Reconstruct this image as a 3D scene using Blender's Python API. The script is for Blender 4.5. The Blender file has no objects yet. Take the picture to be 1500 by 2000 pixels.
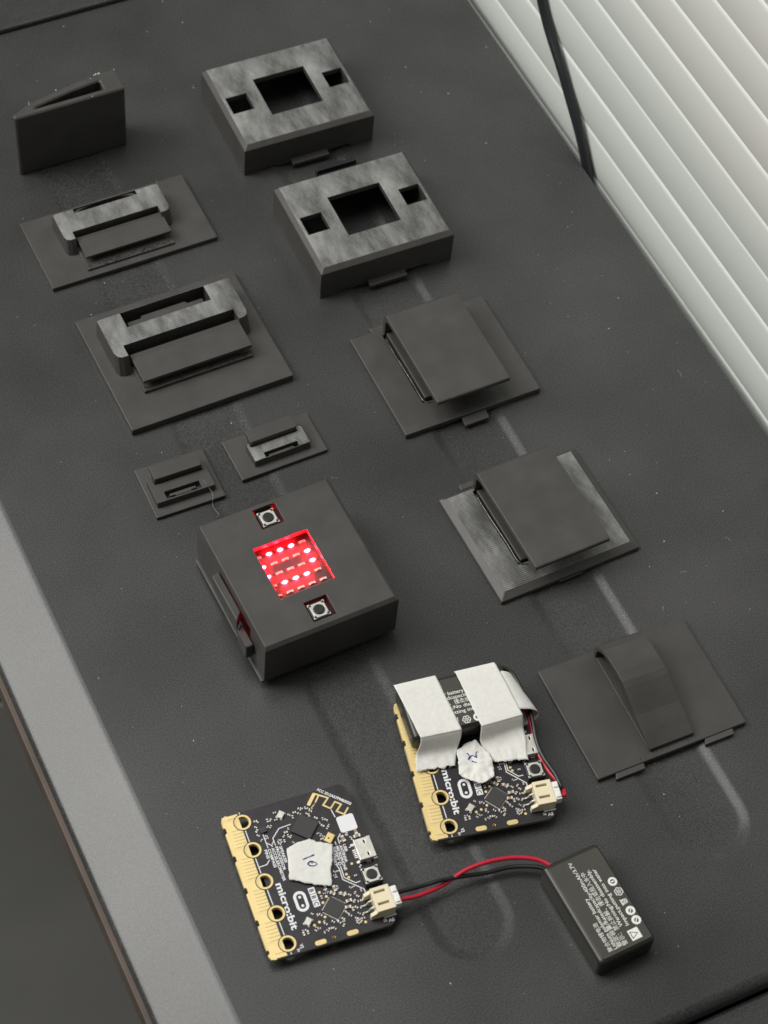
import bpy, bmesh, math, random
from mathutils import Vector, Matrix, noise
random.seed(7)
S = 0.001                      # everything below is written in millimetres
scene = bpy.context.scene
COL = scene.collection

# ------------------------------------------------------------------ camera
cam = bpy.data.cameras.new("camera")
cam.sensor_fit = 'VERTICAL'; cam.sensor_height = 24; cam.sensor_width = 18
cam.lens = 4450.15 / 2000 * 24
cam.clip_start = 0.02; cam.clip_end = 20
co = bpy.data.objects.new("camera", cam); COL.objects.link(co)
CAMP = Vector((-234.62, -392.02, 662.10))
# right / up / forward of the viewing direction, from the photo's perspective
RX, UP, FW = Vector((0.9000, -0.4305, 0.0673)), Vector((0.3217, 0.7612, 0.5631)), Vector((0.2917, 0.4873, -0.8231))
FW.normalize(); RX = (RX - FW * RX.dot(FW)).normalized(); UP = RX.cross(FW)
co.matrix_world = Matrix(((RX.x, UP.x, -FW.x, CAMP.x * S), (RX.y, UP.y, -FW.y, CAMP.y * S), (RX.z, UP.z, -FW.z, CAMP.z * S), (0, 0, 0, 1)))
cam.dof.use_dof = True; cam.dof.focus_distance = 0.775; cam.dof.aperture_fstop = 15
scene.camera = co

# ------------------------------------------------------------------ light
w = bpy.data.worlds.new("World"); scene.world = w; w.use_nodes = True
w.node_tree.nodes["Background"].inputs[0].default_value = (1.0, 1.0, 1.0, 1)
w.node_tree.nodes["Background"].inputs[1].default_value = 0.10
def area(name, pos, target, size, power, color, sy=None):
    l = bpy.data.lights.new(name, 'AREA'); l.energy = power; l.color = color
    l.shape = 'RECTANGLE'; l.size = size; l.size_y = sy or size
    o = bpy.data.objects.new(name, l); COL.objects.link(o)
    o.location = Vector(pos)
    o.rotation_euler = (Vector(target) - Vector(pos)).to_track_quat('-Z', 'Y').to_euler()
    return o
area("room_lamp", (-1.0, 0.62, 1.12), (0, 0, 0), 0.80, 21.5, (1.0, 0.99, 0.95))
area("ceiling_lamp", (-0.38, 0.42, 1.75), (0, 0.05, 0), 1.2, 15.0, (1.0, 1.0, 0.98), 0.9)
vs = scene.view_settings
vs.view_transform = 'Standard'; vs.look = 'None'; vs.exposure = 0.0; vs.gamma = 1.0
scene.cycles.use_denoising = True
scene.cycles.max_bounces = 8

# ------------------------------------------------------------------ materials
def mat(name, col, rough=0.5, metal=0.0, spec=0.5, bump=None, var=None, emit=None, coat=0.0):
    """bump = list of (kind, scale, distance_mm); var = (scale, amount)"""
    m = bpy.data.materials.new(name); m.use_nodes = True
    nt = m.node_tree; b = nt.nodes["Principled BSDF"]
    b.inputs["Base Color"].default_value = (*col, 1); b.inputs["Roughness"].default_value = rough
    b.inputs["Metallic"].default_value = metal; b.inputs["Specular IOR Level"].default_value = spec
    b.inputs["Coat Weight"].default_value = coat
    if emit:
        b.inputs["Emission Color"].default_value = (*emit[0], 1); b.inputs["Emission Strength"].default_value = emit[1]
    tc = nt.nodes.new("ShaderNodeTexCoord")
    if var:
        n = nt.nodes.new("ShaderNodeTexNoise"); n.inputs["Scale"].default_value = var[0]; n.inputs["Detail"].default_value = 5
        r = nt.nodes.new("ShaderNodeMapRange"); r.inputs[1].default_value = 0.3; r.inputs[2].default_value = 0.7
        r.inputs[3].default_value = 1 - var[1]; r.inputs[4].default_value = 1 + var[1]
        mx = nt.nodes.new("ShaderNodeMix"); mx.data_type = 'RGBA'; mx.blend_type = 'MULTIPLY'; mx.inputs[0].default_value = 1
        mx.inputs[6].default_value = (*col, 1)
        nt.links.new(tc.outputs["Object"], n.inputs["Vector"]); nt.links.new(n.outputs[0], r.inputs[0])
        nt.links.new(r.outputs[0], mx.inputs[7]); nt.links.new(mx.outputs[2], b.inputs["Base Color"])
    prev = None
    for kind, sc, dist in (bump or []):
        if kind == 'noise':
            t = nt.nodes.new("ShaderNodeTexNoise"); t.inputs["Scale"].default_value = sc; t.inputs["Detail"].default_value = 3
            nt.links.new(tc.outputs["Object"], t.inputs["Vector"]); out = t.outputs[0]
        elif kind == 'voronoi':
            t = nt.nodes.new("ShaderNodeTexVoronoi"); t.inputs["Scale"].default_value = sc
            nt.links.new(tc.outputs["Object"], t.inputs["Vector"]); out = t.outputs["Distance"]
        else:
            t = nt.nodes.new("ShaderNodeTexWave"); t.inputs["Scale"].default_value = sc; t.inputs["Distortion"].default_value = 0.6
            t.bands_direction = {'diag': 'DIAGONAL', 'x': 'X', 'y': 'Y', 'z': 'Z'}[kind]
            t.inputs["Detail Scale"].default_value = 0.3
            nt.links.new(tc.outputs["Object"], t.inputs["Vector"]); out = t.outputs["Fac"]
        bp = nt.nodes.new("ShaderNodeBump"); bp.inputs["Strength"].default_value = 1.0; bp.inputs["Distance"].default_value = dist * S
        nt.links.new(out, bp.inputs["Height"])
        if prev: nt.links.new(prev, bp.inputs["Normal"])
        prev = bp.outputs[0]
    if prev: nt.links.new(prev, b.inputs["Normal"])
    return m

M = {}
M['pla'] = mat("black_print_plastic", (0.050, 0.0475, 0.0435), 0.48, bump=[('noise', 2500, 0.02), ('z', 800, 0.012)], var=(110, 0.16))
M['pla_line'] = mat("black_print_plastic_lined", (0.046, 0.044, 0.040), 0.48, bump=[('diag', 900, 0.012), ('noise', 2500, 0.02)], var=(90, 0.16))
def burnished():
    """first-layer face: diagonal extrusion lines, scuffed, with the patchy shine painted into the base colour"""
    m = mat("burnished_print_face", (0.06, 0.06, 0.058), 0.3)
    nt = m.node_tree; b = nt.nodes["Principled BSDF"]
    tc = nt.nodes.new("ShaderNodeTexCoord")
    n = nt.nodes.new("ShaderNodeTexNoise"); n.inputs["Scale"].default_value = 95; n.inputs["Detail"].default_value = 7; n.inputs["Roughness"].default_value = 0.7; n.inputs["Distortion"].default_value = 0.15
    wv = nt.nodes.new("ShaderNodeTexWave"); wv.bands_direction = 'DIAGONAL'; wv.inputs["Scale"].default_value = 600; wv.inputs["Distortion"].default_value = 2.2; wv.inputs["Detail"].default_value = 2; wv.inputs["Detail Scale"].default_value = 0.35
    rp = nt.nodes.new("ShaderNodeValToRGB")
    rp.color_ramp.elements[0].position = 0.34; rp.color_ramp.elements[0].color = (0.046, 0.045, 0.042, 1)
    rp.color_ramp.elements[1].position = 0.72; rp.color_ramp.elements[1].color = (0.31, 0.31, 0.30, 1)
    a = nt.nodes.new("ShaderNodeMath"); a.operation = 'MULTIPLY_ADD'; a.inputs[1].default_value = 0.17
    mp = nt.nodes.new("ShaderNodeMapping"); mp.inputs["Rotation"].default_value = (0, 0, math.radians(45)); mp.inputs["Scale"].default_value = (1, 0.42, 1)
    nt.links.new(tc.outputs["Object"], mp.inputs["Vector"]); nt.links.new(mp.outputs[0], n.inputs["Vector"]); nt.links.new(tc.outputs["Object"], wv.inputs["Vector"])
    nt.links.new(wv.outputs["Fac"], a.inputs[0]); nt.links.new(n.outputs[0], a.inputs[2])
    s2 = nt.nodes.new("ShaderNodeMath"); s2.operation = 'SUBTRACT'; s2.inputs[1].default_value = 0.085
    nt.links.new(a.outputs[0], s2.inputs[0]); nt.links.new(s2.outputs[0], rp.inputs[0]); nt.links.new(rp.outputs[0], b.inputs["Base Color"])
    bp = nt.nodes.new("ShaderNodeBump"); bp.inputs["Distance"].default_value = 0.03 * S
    nt.links.new(wv.outputs["Fac"], bp.inputs["Height"])
    n2 = nt.nodes.new("ShaderNodeTexNoise"); n2.inputs["Scale"].default_value = 1500
    bp2 = nt.nodes.new("ShaderNodeBump"); bp2.inputs["Distance"].default_value = 0.03 * S
    nt.links.new(tc.outputs["Object"], n2.inputs["Vector"]); nt.links.new(n2.outputs[0], bp2.inputs["Height"]); nt.links.new(bp.outputs[0], bp2.inputs["Normal"])
    nt.links.new(bp2.outputs[0], b.inputs["Normal"])
    return m
M['burn'] = burnished()
def powder():
    """fine-grained powder coat with settled dust"""
    m = mat("black_powder_coat", (0.036, 0.036, 0.034), 0.345)
    nt = m.node_tree; b = nt.nodes["Principled BSDF"]; tc = nt.nodes.new("ShaderNodeTexCoord")
    v = nt.nodes.new("ShaderNodeTexNoise"); v.inputs["Scale"].default_value = 2600; v.inputs["Detail"].default_value = 2.0; v.inputs["Roughness"].default_value = 0.6
    nt.links.new(tc.outputs["Object"], v.inputs["Vector"])
    bp = nt.nodes.new("ShaderNodeBump"); bp.inputs["Distance"].default_value = 0.030 * S; bp.inputs["Strength"].default_value = 1.0
    nt.links.new(v.outputs[0], bp.inputs["Height"]); nt.links.new(bp.outputs[0], b.inputs["Normal"])
    d = nt.nodes.new("ShaderNodeTexNoise"); d.inputs["Scale"].default_value = 2200; d.inputs["Detail"].default_value = 4
    big = nt.nodes.new("ShaderNodeTexNoise"); big.inputs["Scale"].default_value = 22; big.inputs["Detail"].default_value = 4
    nt.links.new(tc.outputs["Object"], d.inputs["Vector"]); nt.links.new(tc.outputs["Object"], big.inputs["Vector"])
    ad = nt.nodes.new("ShaderNodeMath"); ad.operation = 'MULTIPLY_ADD'; ad.inputs[1].default_value = 0.35
    nt.links.new(big.outputs[0], ad.inputs[0]); nt.links.new(d.outputs[0], ad.inputs[2])
    rp = nt.nodes.new("ShaderNodeValToRGB")
    rp.color_ramp.elements[0].position = 0.56; rp.color_ramp.elements[0].color = (0.021, 0.021, 0.0208, 1)
    rp.color_ramp.elements[1].position = 0.98; rp.color_ramp.elements[1].color = (0.085, 0.085, 0.084, 1)
    nt.links.new(ad.outputs[0], rp.inputs[0]); nt.links.new(rp.outputs[0], b.inputs["Base Color"])
    return m
M['coat'] = powder()
M['brown'] = mat("brown_edge_band", (0.085, 0.062, 0.048), 0.6, var=(60, 0.2))
M['floor'] = mat("dark_floor", (0.075, 0.074, 0.068), 0.7, var=(6, 0.25))
M['slat'] = mat("white_blind_slat", (0.63, 0.66, 0.62), 0.55, bump=[('noise', 120, 0.02)])
M['cable'] = mat("black_rubber", (0.012, 0.012, 0.015), 0.38, bump=[('noise', 900, 0.02)])
M['pcb'] = mat("black_solder_mask", (0.016, 0.013, 0.015), 0.42, bump=[('noise', 700, 0.01)], var=(300, 0.35))
M['pcb_edge'] = mat("board_edge_fibre", (0.16, 0.15, 0.105), 0.7)
M['gold_edge'] = mat("gilded_board_edge", (0.42, 0.33, 0.15), 0.6)
M['gold'] = mat("gold_plating", (0.80, 0.62, 0.28), 0.40, 0.30, bump=[('noise', 1200, 0.012)], var=(180, 0.15))
M['white'] = mat("white_print", (0.78, 0.78, 0.80), 0.6)
M['chip'] = mat("chip_epoxy", (0.035, 0.034, 0.032), 0.5, bump=[('noise', 3000, 0.01)])
M['steel'] = mat("nickel_steel", (0.66, 0.64, 0.58), 0.36, 0.40, bump=[('noise', 900, 0.012)], var=(400, 0.15))
M['solder'] = mat("solder", (0.80, 0.78, 0.75), 0.3, 0.30)
M['ceramic'] = mat("brown_ceramic", (0.32, 0.23, 0.14), 0.5)
M['black'] = mat("black_plastic", (0.014, 0.014, 0.014), 0.40, bump=[('noise', 800, 0.01)])
M['dark'] = mat("painted_hole_shade", (0.004, 0.004, 0.004), 0.8)  # near-black colour standing in for the shade inside a hole
M['cream'] = mat("cream_nylon", (0.80, 0.71, 0.50), 0.5, bump=[('noise', 700, 0.015)])
M['nylon'] = mat("white_nylon", (0.80, 0.80, 0.76), 0.45)
M['red'] = mat("red_insulation", (0.50, 0.012, 0.035), 0.38)
M['blackwire'] = mat("black_insulation", (0.014, 0.014, 0.014), 0.36)
M['wrap'] = mat("black_battery_wrap", (0.022, 0.021, 0.016), 0.36, bump=[('noise', 140, 0.05), ('noise', 1500, 0.01)])
M['panel'] = mat("battery_label_film", (0.050, 0.048, 0.038), 0.45, bump=[('noise', 140, 0.05)], var=(60, 0.1))  # paler than the wrap: the top's sheen is put into the colour
M['print'] = mat("silver_white_print", (0.80, 0.80, 0.76), 0.55)
def tape():
    m = mat("masking_tape", (0.73, 0.72, 0.675), 0.75, bump=[('noise', 1100, 0.02), ('noise', 160, 0.10)], var=(700, 0.05))
    b = m.node_tree.nodes["Principled BSDF"]
    b.inputs["Subsurface Weight"].default_value = 0.12; b.inputs["Subsurface Radius"].default_value = (0.0006, 0.0005, 0.0004)
    return m
M['tape'] = tape()
M['ink'] = mat("blue_ink", (0.03, 0.025, 0.22), 0.5)
M['display'] = mat("glow_lightened_mask", (0.05, 0.045, 0.048), 0.6)  # lighter than the black board, standing in for the bloom of red glow
M['led'] = mat("led_lens", (0.75, 0.60, 0.50), 0.35)
M['led_on'] = mat("led_lit", (0.8, 0.3, 0.3), 0.4, emit=((1.0, 0.0036, 0.0085), 2600.0))
M['glossy'] = mat("glossy_print_string", (0.05, 0.05, 0.05), 0.12, spec=0.8, bump=[('noise', 500, 0.2)])
M['dust'] = mat("pale_dust", (0.55, 0.55, 0.52), 0.8)

# ------------------------------------------------------------------ helpers
def new(): return bmesh.new()
def obj(name, bm, mats, parent=None, bevel=0, smooth=False, kind=None, seg=2, ang=35):
    bmesh.ops.recalc_face_normals(bm, faces=bm.faces)
    bmesh.ops.scale(bm, vec=(S, S, S), verts=bm.verts)
    me = bpy.data.meshes.new(name); bm.to_mesh(me); bm.free()
    for k in (mats if isinstance(mats, (list, tuple)) else [mats]): me.materials.append(M[k])
    o = bpy.data.objects.new(name, me); COL.objects.link(o)
    if parent: o.parent = parent
    if bevel:
        md = o.modifiers.new("bevel", 'BEVEL'); md.width = bevel * S; md.segments = seg; md.limit_method = 'ANGLE'; md.angle_limit = math.radians(ang)
        md.harden_normals = False
    if smooth:
        for p in me.polygons: p.use_smooth = True
    if kind: o['kind'] = kind
    return o
def thing(name, label, cat, loc=(0, 0, 0), rz=0.0, group=None):
    o = bpy.data.objects.new(name, None); COL.objects.link(o); o.empty_display_size = 0.005
    o.location = Vector(loc) * S; o.rotation_euler = (0, 0, rz); tag(o, label, cat, group); return o
def tag(o, label, cat, group=None):
    o['label'] = label; o['category'] = cat
    if group: o['group'] = group
    return o
def box(bm, x0, x1, y0, y1, z0, z1, mi=0):
    v = [bm.verts.new(p) for p in ((x0, y0, z0), (x1, y0, z0), (x1, y1, z0), (x0, y1, z0), (x0, y0, z1), (x1, y0, z1), (x1, y1, z1), (x0, y1, z1))]
    for q in ((0, 3, 2, 1), (4, 5, 6, 7), (0, 1, 5, 4), (1, 2, 6, 5), (2, 3, 7, 6), (3, 0, 4, 7)):
        bm.faces.new([v[i] for i in q]).material_index = mi
    return v
def rbox(bm, c, size, rz, z0, z1, mi=0):
    v = box(bm, -size[0] / 2, size[0] / 2, -size[1] / 2, size[1] / 2, z0, z1, mi)
    cs, sn = math.cos(rz), math.sin(rz)
    for p in v: p.co = Vector((c[0] + cs * p.co.x - sn * p.co.y, c[1] + sn * p.co.x + cs * p.co.y, p.co.z))
    return v
def cyl(bm, c, r, z0, z1, n=24, mi=0, r2=None):
    a = [bm.verts.new((c[0] + r * math.cos(2 * math.pi * i / n), c[1] + r * math.sin(2 * math.pi * i / n), z0)) for i in range(n)]
    r2 = r if r2 is None else r2
    b = [bm.verts.new((c[0] + r2 * math.cos(2 * math.pi * i / n), c[1] + r2 * math.sin(2 * math.pi * i / n), z1)) for i in range(n)]
    for i in range(n): bm.faces.new((a[i], a[(i + 1) % n], b[(i + 1) % n], b[i])).material_index = mi
    bm.faces.new(b).material_index = mi; bm.faces.new(a[::-1]).material_index = mi
def fill(outer, holes):
    """triangles (as 2-D index lists) of a polygon with holes"""
    t = bmesh.new(); ed = []; pts = []
    for lp in [outer] + holes:
        vs_ = [t.verts.new((p[0], p[1], 0)) for p in lp]
        base = len(pts); pts += list(lp)
        for i, v in enumerate(vs_): v.index = base + i
        for i in range(len(vs_)): ed.append(t.edges.new((vs_[i], vs_[(i + 1) % len(vs_)])))
    ids = {v: i for i, v in enumerate(t.verts)}
    bmesh.ops.triangle_fill(t, use_beauty=True, use_dissolve=False, edges=ed, normal=(0, 0, 1))
    tris = [[ids[v] for v in f.verts] for f in t.faces]; t.free()
    return pts, tris
def plate(bm, outer, holes, z0, z1, top=0, side=0, bottom=None, inner=None):
    pts, tris = fill(outer, holes)
    a = [bm.verts.new((p[0], p[1], z1)) for p in pts]; b = [bm.verts.new((p[0], p[1], z0)) for p in pts]
    for t in tris:
        bm.faces.new([a[i] for i in t]).material_index = top
        bm.faces.new([b[i] for i in reversed(t)]).material_index = side if bottom is None else bottom
    k = 0
    for li, lp in enumerate([outer] + holes):
        n = len(lp)
        for i in range(n):
            f = bm.faces.new((a[k + i], a[k + (i + 1) % n], b[k + (i + 1) % n], b[k + i]))
            f.material_index = side if (li == 0 or inner is None) else inner
        k += n
def rect(x0, x1, y0, y1): return [(x0, y0), (x1, y0), (x1, y1), (x0, y1)]
def circ(c, r, n=24): return [(c[0] + r * math.cos(2 * math.pi * i / n), c[1] + r * math.sin(2 * math.pi * i / n)) for i in range(n)]
def rrect(x0, x1, y0, y1, r, n=6):
    out = []
    for cx, cy, a0 in ((x1 - r, y0 + r, -90), (x1 - r, y1 - r, 0), (x0 + r, y1 - r, 90), (x0 + r, y0 + r, 180)):
        for i in range(n + 1):
            t = math.radians(a0 + 90 * i / n); out.append((cx + r * math.cos(t), cy + r * math.sin(t)))
    return out
def extr(bm, prof, x0, x1, mi=0):
    """(y,z) outline pushed along x"""
    a = [bm.verts.new((x0, p[0], p[1])) for p in prof]; b = [bm.verts.new((x1, p[0], p[1])) for p in prof]
    n = len(prof)
    for i in range(n): bm.faces.new((a[i], a[(i + 1) % n], b[(i + 1) % n], b[i])).material_index = mi
    bm.faces.new(a).material_index = mi; bm.faces.new(b[::-1]).material_index = mi
def catmull(P, n=8):
    P = [Vector(p) for p in P]; out = []
    for i in range(len(P) - 1):
        p0, p1, p2, p3 = P[max(i - 1, 0)], P[i], P[i + 1], P[min(i + 2, len(P) - 1)]
        for k in range(n):
            t = k / n
            out.append(0.5 * ((2 * p1) + (p2 - p0) * t + (2 * p0 - 5 * p1 + 4 * p2 - p3) * t * t + (3 * p1 - p0 - 3 * p2 + p3) * t ** 3))
    out.append(P[-1]); return out
def tube(bm, P, r, n=10, mi=0):
    rings = []
    for i, p in enumerate(P):
        d = (P[min(i + 1, len(P) - 1)] - P[max(i - 1, 0)]).normalized()
        up = Vector((0, 0, 1)) if abs(d.z) < 0.9 else Vector((1, 0, 0))
        s = d.cross(up).normalized(); u = s.cross(d)
        rr = r(i / (len(P) - 1)) if callable(r) else r
        rings.append([bm.verts.new(p + s * (rr * math.cos(2 * math.pi * k / n)) + u * (rr * math.sin(2 * math.pi * k / n))) for k in range(n)])
    for a, b in zip(rings, rings[1:]):
        for k in range(n):
            f = bm.faces.new((a[k], a[(k + 1) % n], b[(k + 1) % n], b[k])); f.smooth = True; f.material_index = mi
    bm.faces.new(rings[0][::-1]).material_index = mi; bm.faces.new(rings[-1]).material_index = mi
def stroke(bm, P, wd, z, mi=0, closed=False, zt=0.03):
    """flat printed line of even width along 2-D points (mitred)"""
    P = [Vector((p[0], p[1])) for p in P]; n = len(P); L = []; R = []
    for i in range(n):
        a = P[(i - 1) % n] if (closed or i > 0) else None
        b = P[(i + 1) % n] if (closed or i < n - 1) else None
        d1 = (P[i] - a).normalized() if a is not None else None
        d2 = (b - P[i]).normalized() if b is not None else None
        d1 = d1 or d2; d2 = d2 or d1
        n1 = Vector((-d1.y, d1.x)); n2 = Vector((-d2.y, d2.x)); m = (n1 + n2)
        m = m.normalized() if m.length > 1e-4 else n1
        k = wd / 2 / max(0.35, m.dot(n1))
        L.append(bm.verts.new((*(P[i] + m * k), z))); R.append(bm.verts.new((*(P[i] - m * k), z)))
    for i in range(n if closed else n - 1):
        j = (i + 1) % n
        f = bm.faces.new((L[i], R[i], R[j], L[j])); f.material_index = mi
_dg = None
def text(bm, body, x, y, z, width=None, height=None, ang=0.0, bold=0.0, mi=0, align='LEFT', res=3):
    """flat lettering; width/height in mm, (x, y) = start of the baseline"""
    c = bpy.data.curves.new("lettering", 'FONT'); c.body = body; c.resolution_u = res; c.offset = bold; c.size = 1
    o = bpy.data.objects.new("lettering", c); COL.objects.link(o)
    bpy.context.view_layer.update()
    me = bpy.data.meshes.new_from_object(o.evaluated_get(bpy.context.evaluated_depsgraph_get()))
    bpy.data.objects.remove(o); bpy.data.curves.remove(c)
    xs = [v.co.x for v in me.vertices]; ys = [v.co.y for v in me.vertices]
    sx = sy = None
    if width: sx = width / (max(xs) - min(xs))
    if height: sy = height / 0.73            # cap height of the font
    sx = sx or sy; sy = sy or sx
    x0 = min(xs) if align == 'LEFT' else (min(xs) + max(xs)) / 2
    cs, sn = math.cos(ang), math.sin(ang); vv = []
    for v in me.vertices:
        px, py = (v.co.x - x0) * sx, v.co.y * sy
        vv.append(bm.verts.new((x + cs * px - sn * py, y + sn * px + cs * py, z)))
    for p in me.polygons:
        try: bm.faces.new([vv[i] for i in p.vertices]).material_index = mi
        except ValueError: pass
    bpy.data.meshes.remove(me)
def nz(x, y, s=1.0, seed=0.0): return noise.noise(Vector((x * s + seed, y * s - seed, seed * 1.7)))
def dup(o, parent=None, loc=None, rz=None):
    c = o.copy(); COL.objects.link(c)
    if parent: c.parent = parent
    if loc is not None: c.location = Vector(loc) * S
    if rz is not None: c.rotation_euler = (0, 0, rz)
    for ch in list(o.children): dup(ch, c)
    return c

# ------------------------------------------------------------------ floor
bm = new()
for (x0, x1, y0, y1) in ((-1800, 900, -1500, 383), (-1800, 900, 390, 1900)):
    box(bm, x0, x1, y0, y1, -728, -720)
obj("floor", bm, 'floor', kind='structure', bevel=1.5)

# ------------------------------------------------------------------ cabinet under the parts
cab = thing("cabinet", "large charcoal cabinet top with two long rounded channels and a paler sloping left edge", "cabinet", (0, 0, -720))
CZ = 720
def stadium(x0, x1, y0, y1, off, n=14):
    r = (x1 - x0) / 2 - off; cx = (x0 + x1) / 2; rr = (x1 - x0) / 2
    ya, yb = y0 + rr, y1 - rr
    p = [(cx + r * math.cos(math.pi + math.pi * i / n), ya + r * math.sin(math.pi + math.pi * i / n)) for i in range(n + 1)]
    p += [(cx + r * math.cos(math.pi * i / n), yb + r * math.sin(math.pi * i / n)) for i in range(n + 1)]
    return p
bm = new()
chan = [(-56.3, -27.3, -166, 222), (30.0, 59.8, -166, 212)]
pts, tris = fill(rect(-121.5, 144.2, -204.5, 272.6), [stadium(*c, 0) for c in chan])
vv = [bm.verts.new((p[0], p[1], CZ)) for p in pts]
for t in tris: bm.faces.new([vv[i] for i in t])
k = 4
for c in chan:
    n = len(stadium(*c, 0)); ring = vv[k:k + n]; k += n
    dep = 0.32 if c[0] < 0 else 1.05
    for off, dz in ((0.5, 0.03), (1.2, 0.16), (2.2, 0.46), (3.2, 0.76), (3.9, 0.90), (4.6, 0.95)):
        nr = [bm.verts.new((p[0], p[1], CZ - dz * dep)) for p in stadium(*c, off)]
        for i in range(n): bm.faces.new((ring[i], ring[(i + 1) % n], nr[(i + 1) % n], nr[i])).smooth = True
        ring = nr
    bm.faces.new(ring)
# rounded left shoulder, bevel, and the rounded front edge
prof = [(-121.5, 0), (-122.3, -0.08), (-123.1, -0.33), (-123.9, -0.66), (-124.6, -0.98), (-142.4, -9.12), (-143.0, -9.4), (-143.9, -9.95), (-144.3, -10.8)]
prev = [bm.verts.new((x, -204.5, CZ + z)) for x, z in prof], [bm.verts.new((x, 272.6, CZ + z)) for x, z in prof]
mid_ = [bm.verts.new((x, -200.0, CZ + z)) for x, z in prof]
for a_, b_ in ((prev[0], mid_), (mid_, prev[1])):
    for i in range(len(prof) - 1):
        bm.faces.new((a_[i], a_[i + 1], b_[i + 1], b_[i])).smooth = i != 4
pf = [(-204.5, 0), (-206.0, -0.3), (-207.2, -1.1), (-208.0, -2.4), (-208.3, -4.5)]
pa = [bm.verts.new((-121.5, y, CZ + z)) for y, z in pf], [bm.verts.new((144.2, y, CZ + z)) for y, z in pf]
for i in range(len(pf) - 1): bm.faces.new((pa[0][i], pa[0][i + 1], pa[1][i + 1], pa[1][i])).smooth = True
for i in range(4):   # left front corner
    bm.faces.new((prev[0][i], prev[0][i + 1], pa[0][i + 1], pa[0][i]) if i else (prev[0][0], prev[0][1], pa[0][1]))
bmesh.ops.remove_doubles(bm, verts=bm.verts, dist=0.002)
obj("top_panel", bm, 'coat', cab)
bm = new(); box(bm, -144.2, 144.2, -420, -208.6, CZ - 40, CZ - 5.5); obj("front_panel", bm, 'coat', cab, bevel=1.5)
bm = new(); box(bm, -144.2, 144.2, 273.0, 620, CZ - 40, CZ + 2.2); obj("rear_panel", bm, 'coat', cab, bevel=0.9, seg=3)
bm = new(); box(bm, -146.3, -144.35, -420, 620, CZ - 22, CZ - 10.9); obj("edge_band", bm, 'brown', cab, bevel=0.3)
bm = new(); box(bm, -40, 143.9, -400, 600, 0, CZ - 41); box(bm, 142.9, 144.1, -207, 272, CZ - 40, CZ - 0.1)
obj("body", bm, 'coat', cab)

# ------------------------------------------------------------------ blind behind the cabinet
bl = thing("window_blind", "white closed venetian blind of horizontal slats beyond the cabinet edge", "window blind", (160, 0, -220))
PITCH = 19.26
bm = new()
W, n = 25.0, 12
tilt = math.radians(87)
def slat_pts(th):
    out = []
    for i in range(n + 1):
        s = i / n - 0.5                       # bottom edge to top edge
        u = s * W; crown = 1.4 * (1 - 4 * s * s) + th
        out.append((-u * math.cos(tilt) - crown * math.sin(tilt), u * math.sin(tilt) - crown * math.cos(tilt)))
    return out
A_ = slat_pts(0.0); B_ = slat_pts(-0.35)
ys = [-420 + 1120 * i / 24 for i in range(25)]
ga = [[bm.verts.new((x, y, z)) for x, z in A_] for y in ys]; gb = [[bm.verts.new((x, y, z)) for x, z in B_] for y in ys]
for g in (ga, gb):
    for r0, r1 in zip(g, g[1:]):
        for i in range(n): bm.faces.new((r0[i], r0[i + 1], r1[i + 1], r1[i])).smooth = True
for r0, r1, q0, q1 in zip(ga, ga[1:], gb, gb[1:]):
    for i in (0, n): bm.faces.new((r0[i], r1[i], q1[i], q0[i]))
s0 = obj("slat", bm, 'slat', bl)
random.seed(3)
for i in range(22):
    o = s0 if i == 0 else dup(s0, bl)
    o.location = Vector((-9.5 + random.uniform(-.08, .08), 85, 66.8 + i * PITCH + random.uniform(-.4, .4))) * S
    o.rotation_euler = (math.radians(-1.26 + random.uniform(-.06, .06)), math.radians(random.uniform(-.3, .3)), math.radians(random.uniform(-.03, .03)))

# black cable hanging between cabinet and blind
bm = new()
tube(bm, catmull([(146.7, 300, 290), (146.7, 203, 92), (146.7, 170.6, 44.0), (146.6, 144.2, 22.6), (146.5, 119.5, -1.0), (146.5, 100, -42), (146.5, 88, -110), (146.5, 84, -200)], 14), 2.0, 14)
tag(obj("power_cable", bm, 'cable'), "thick black cable hanging down behind the cabinet edge in front of the blind", "cable")

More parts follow.
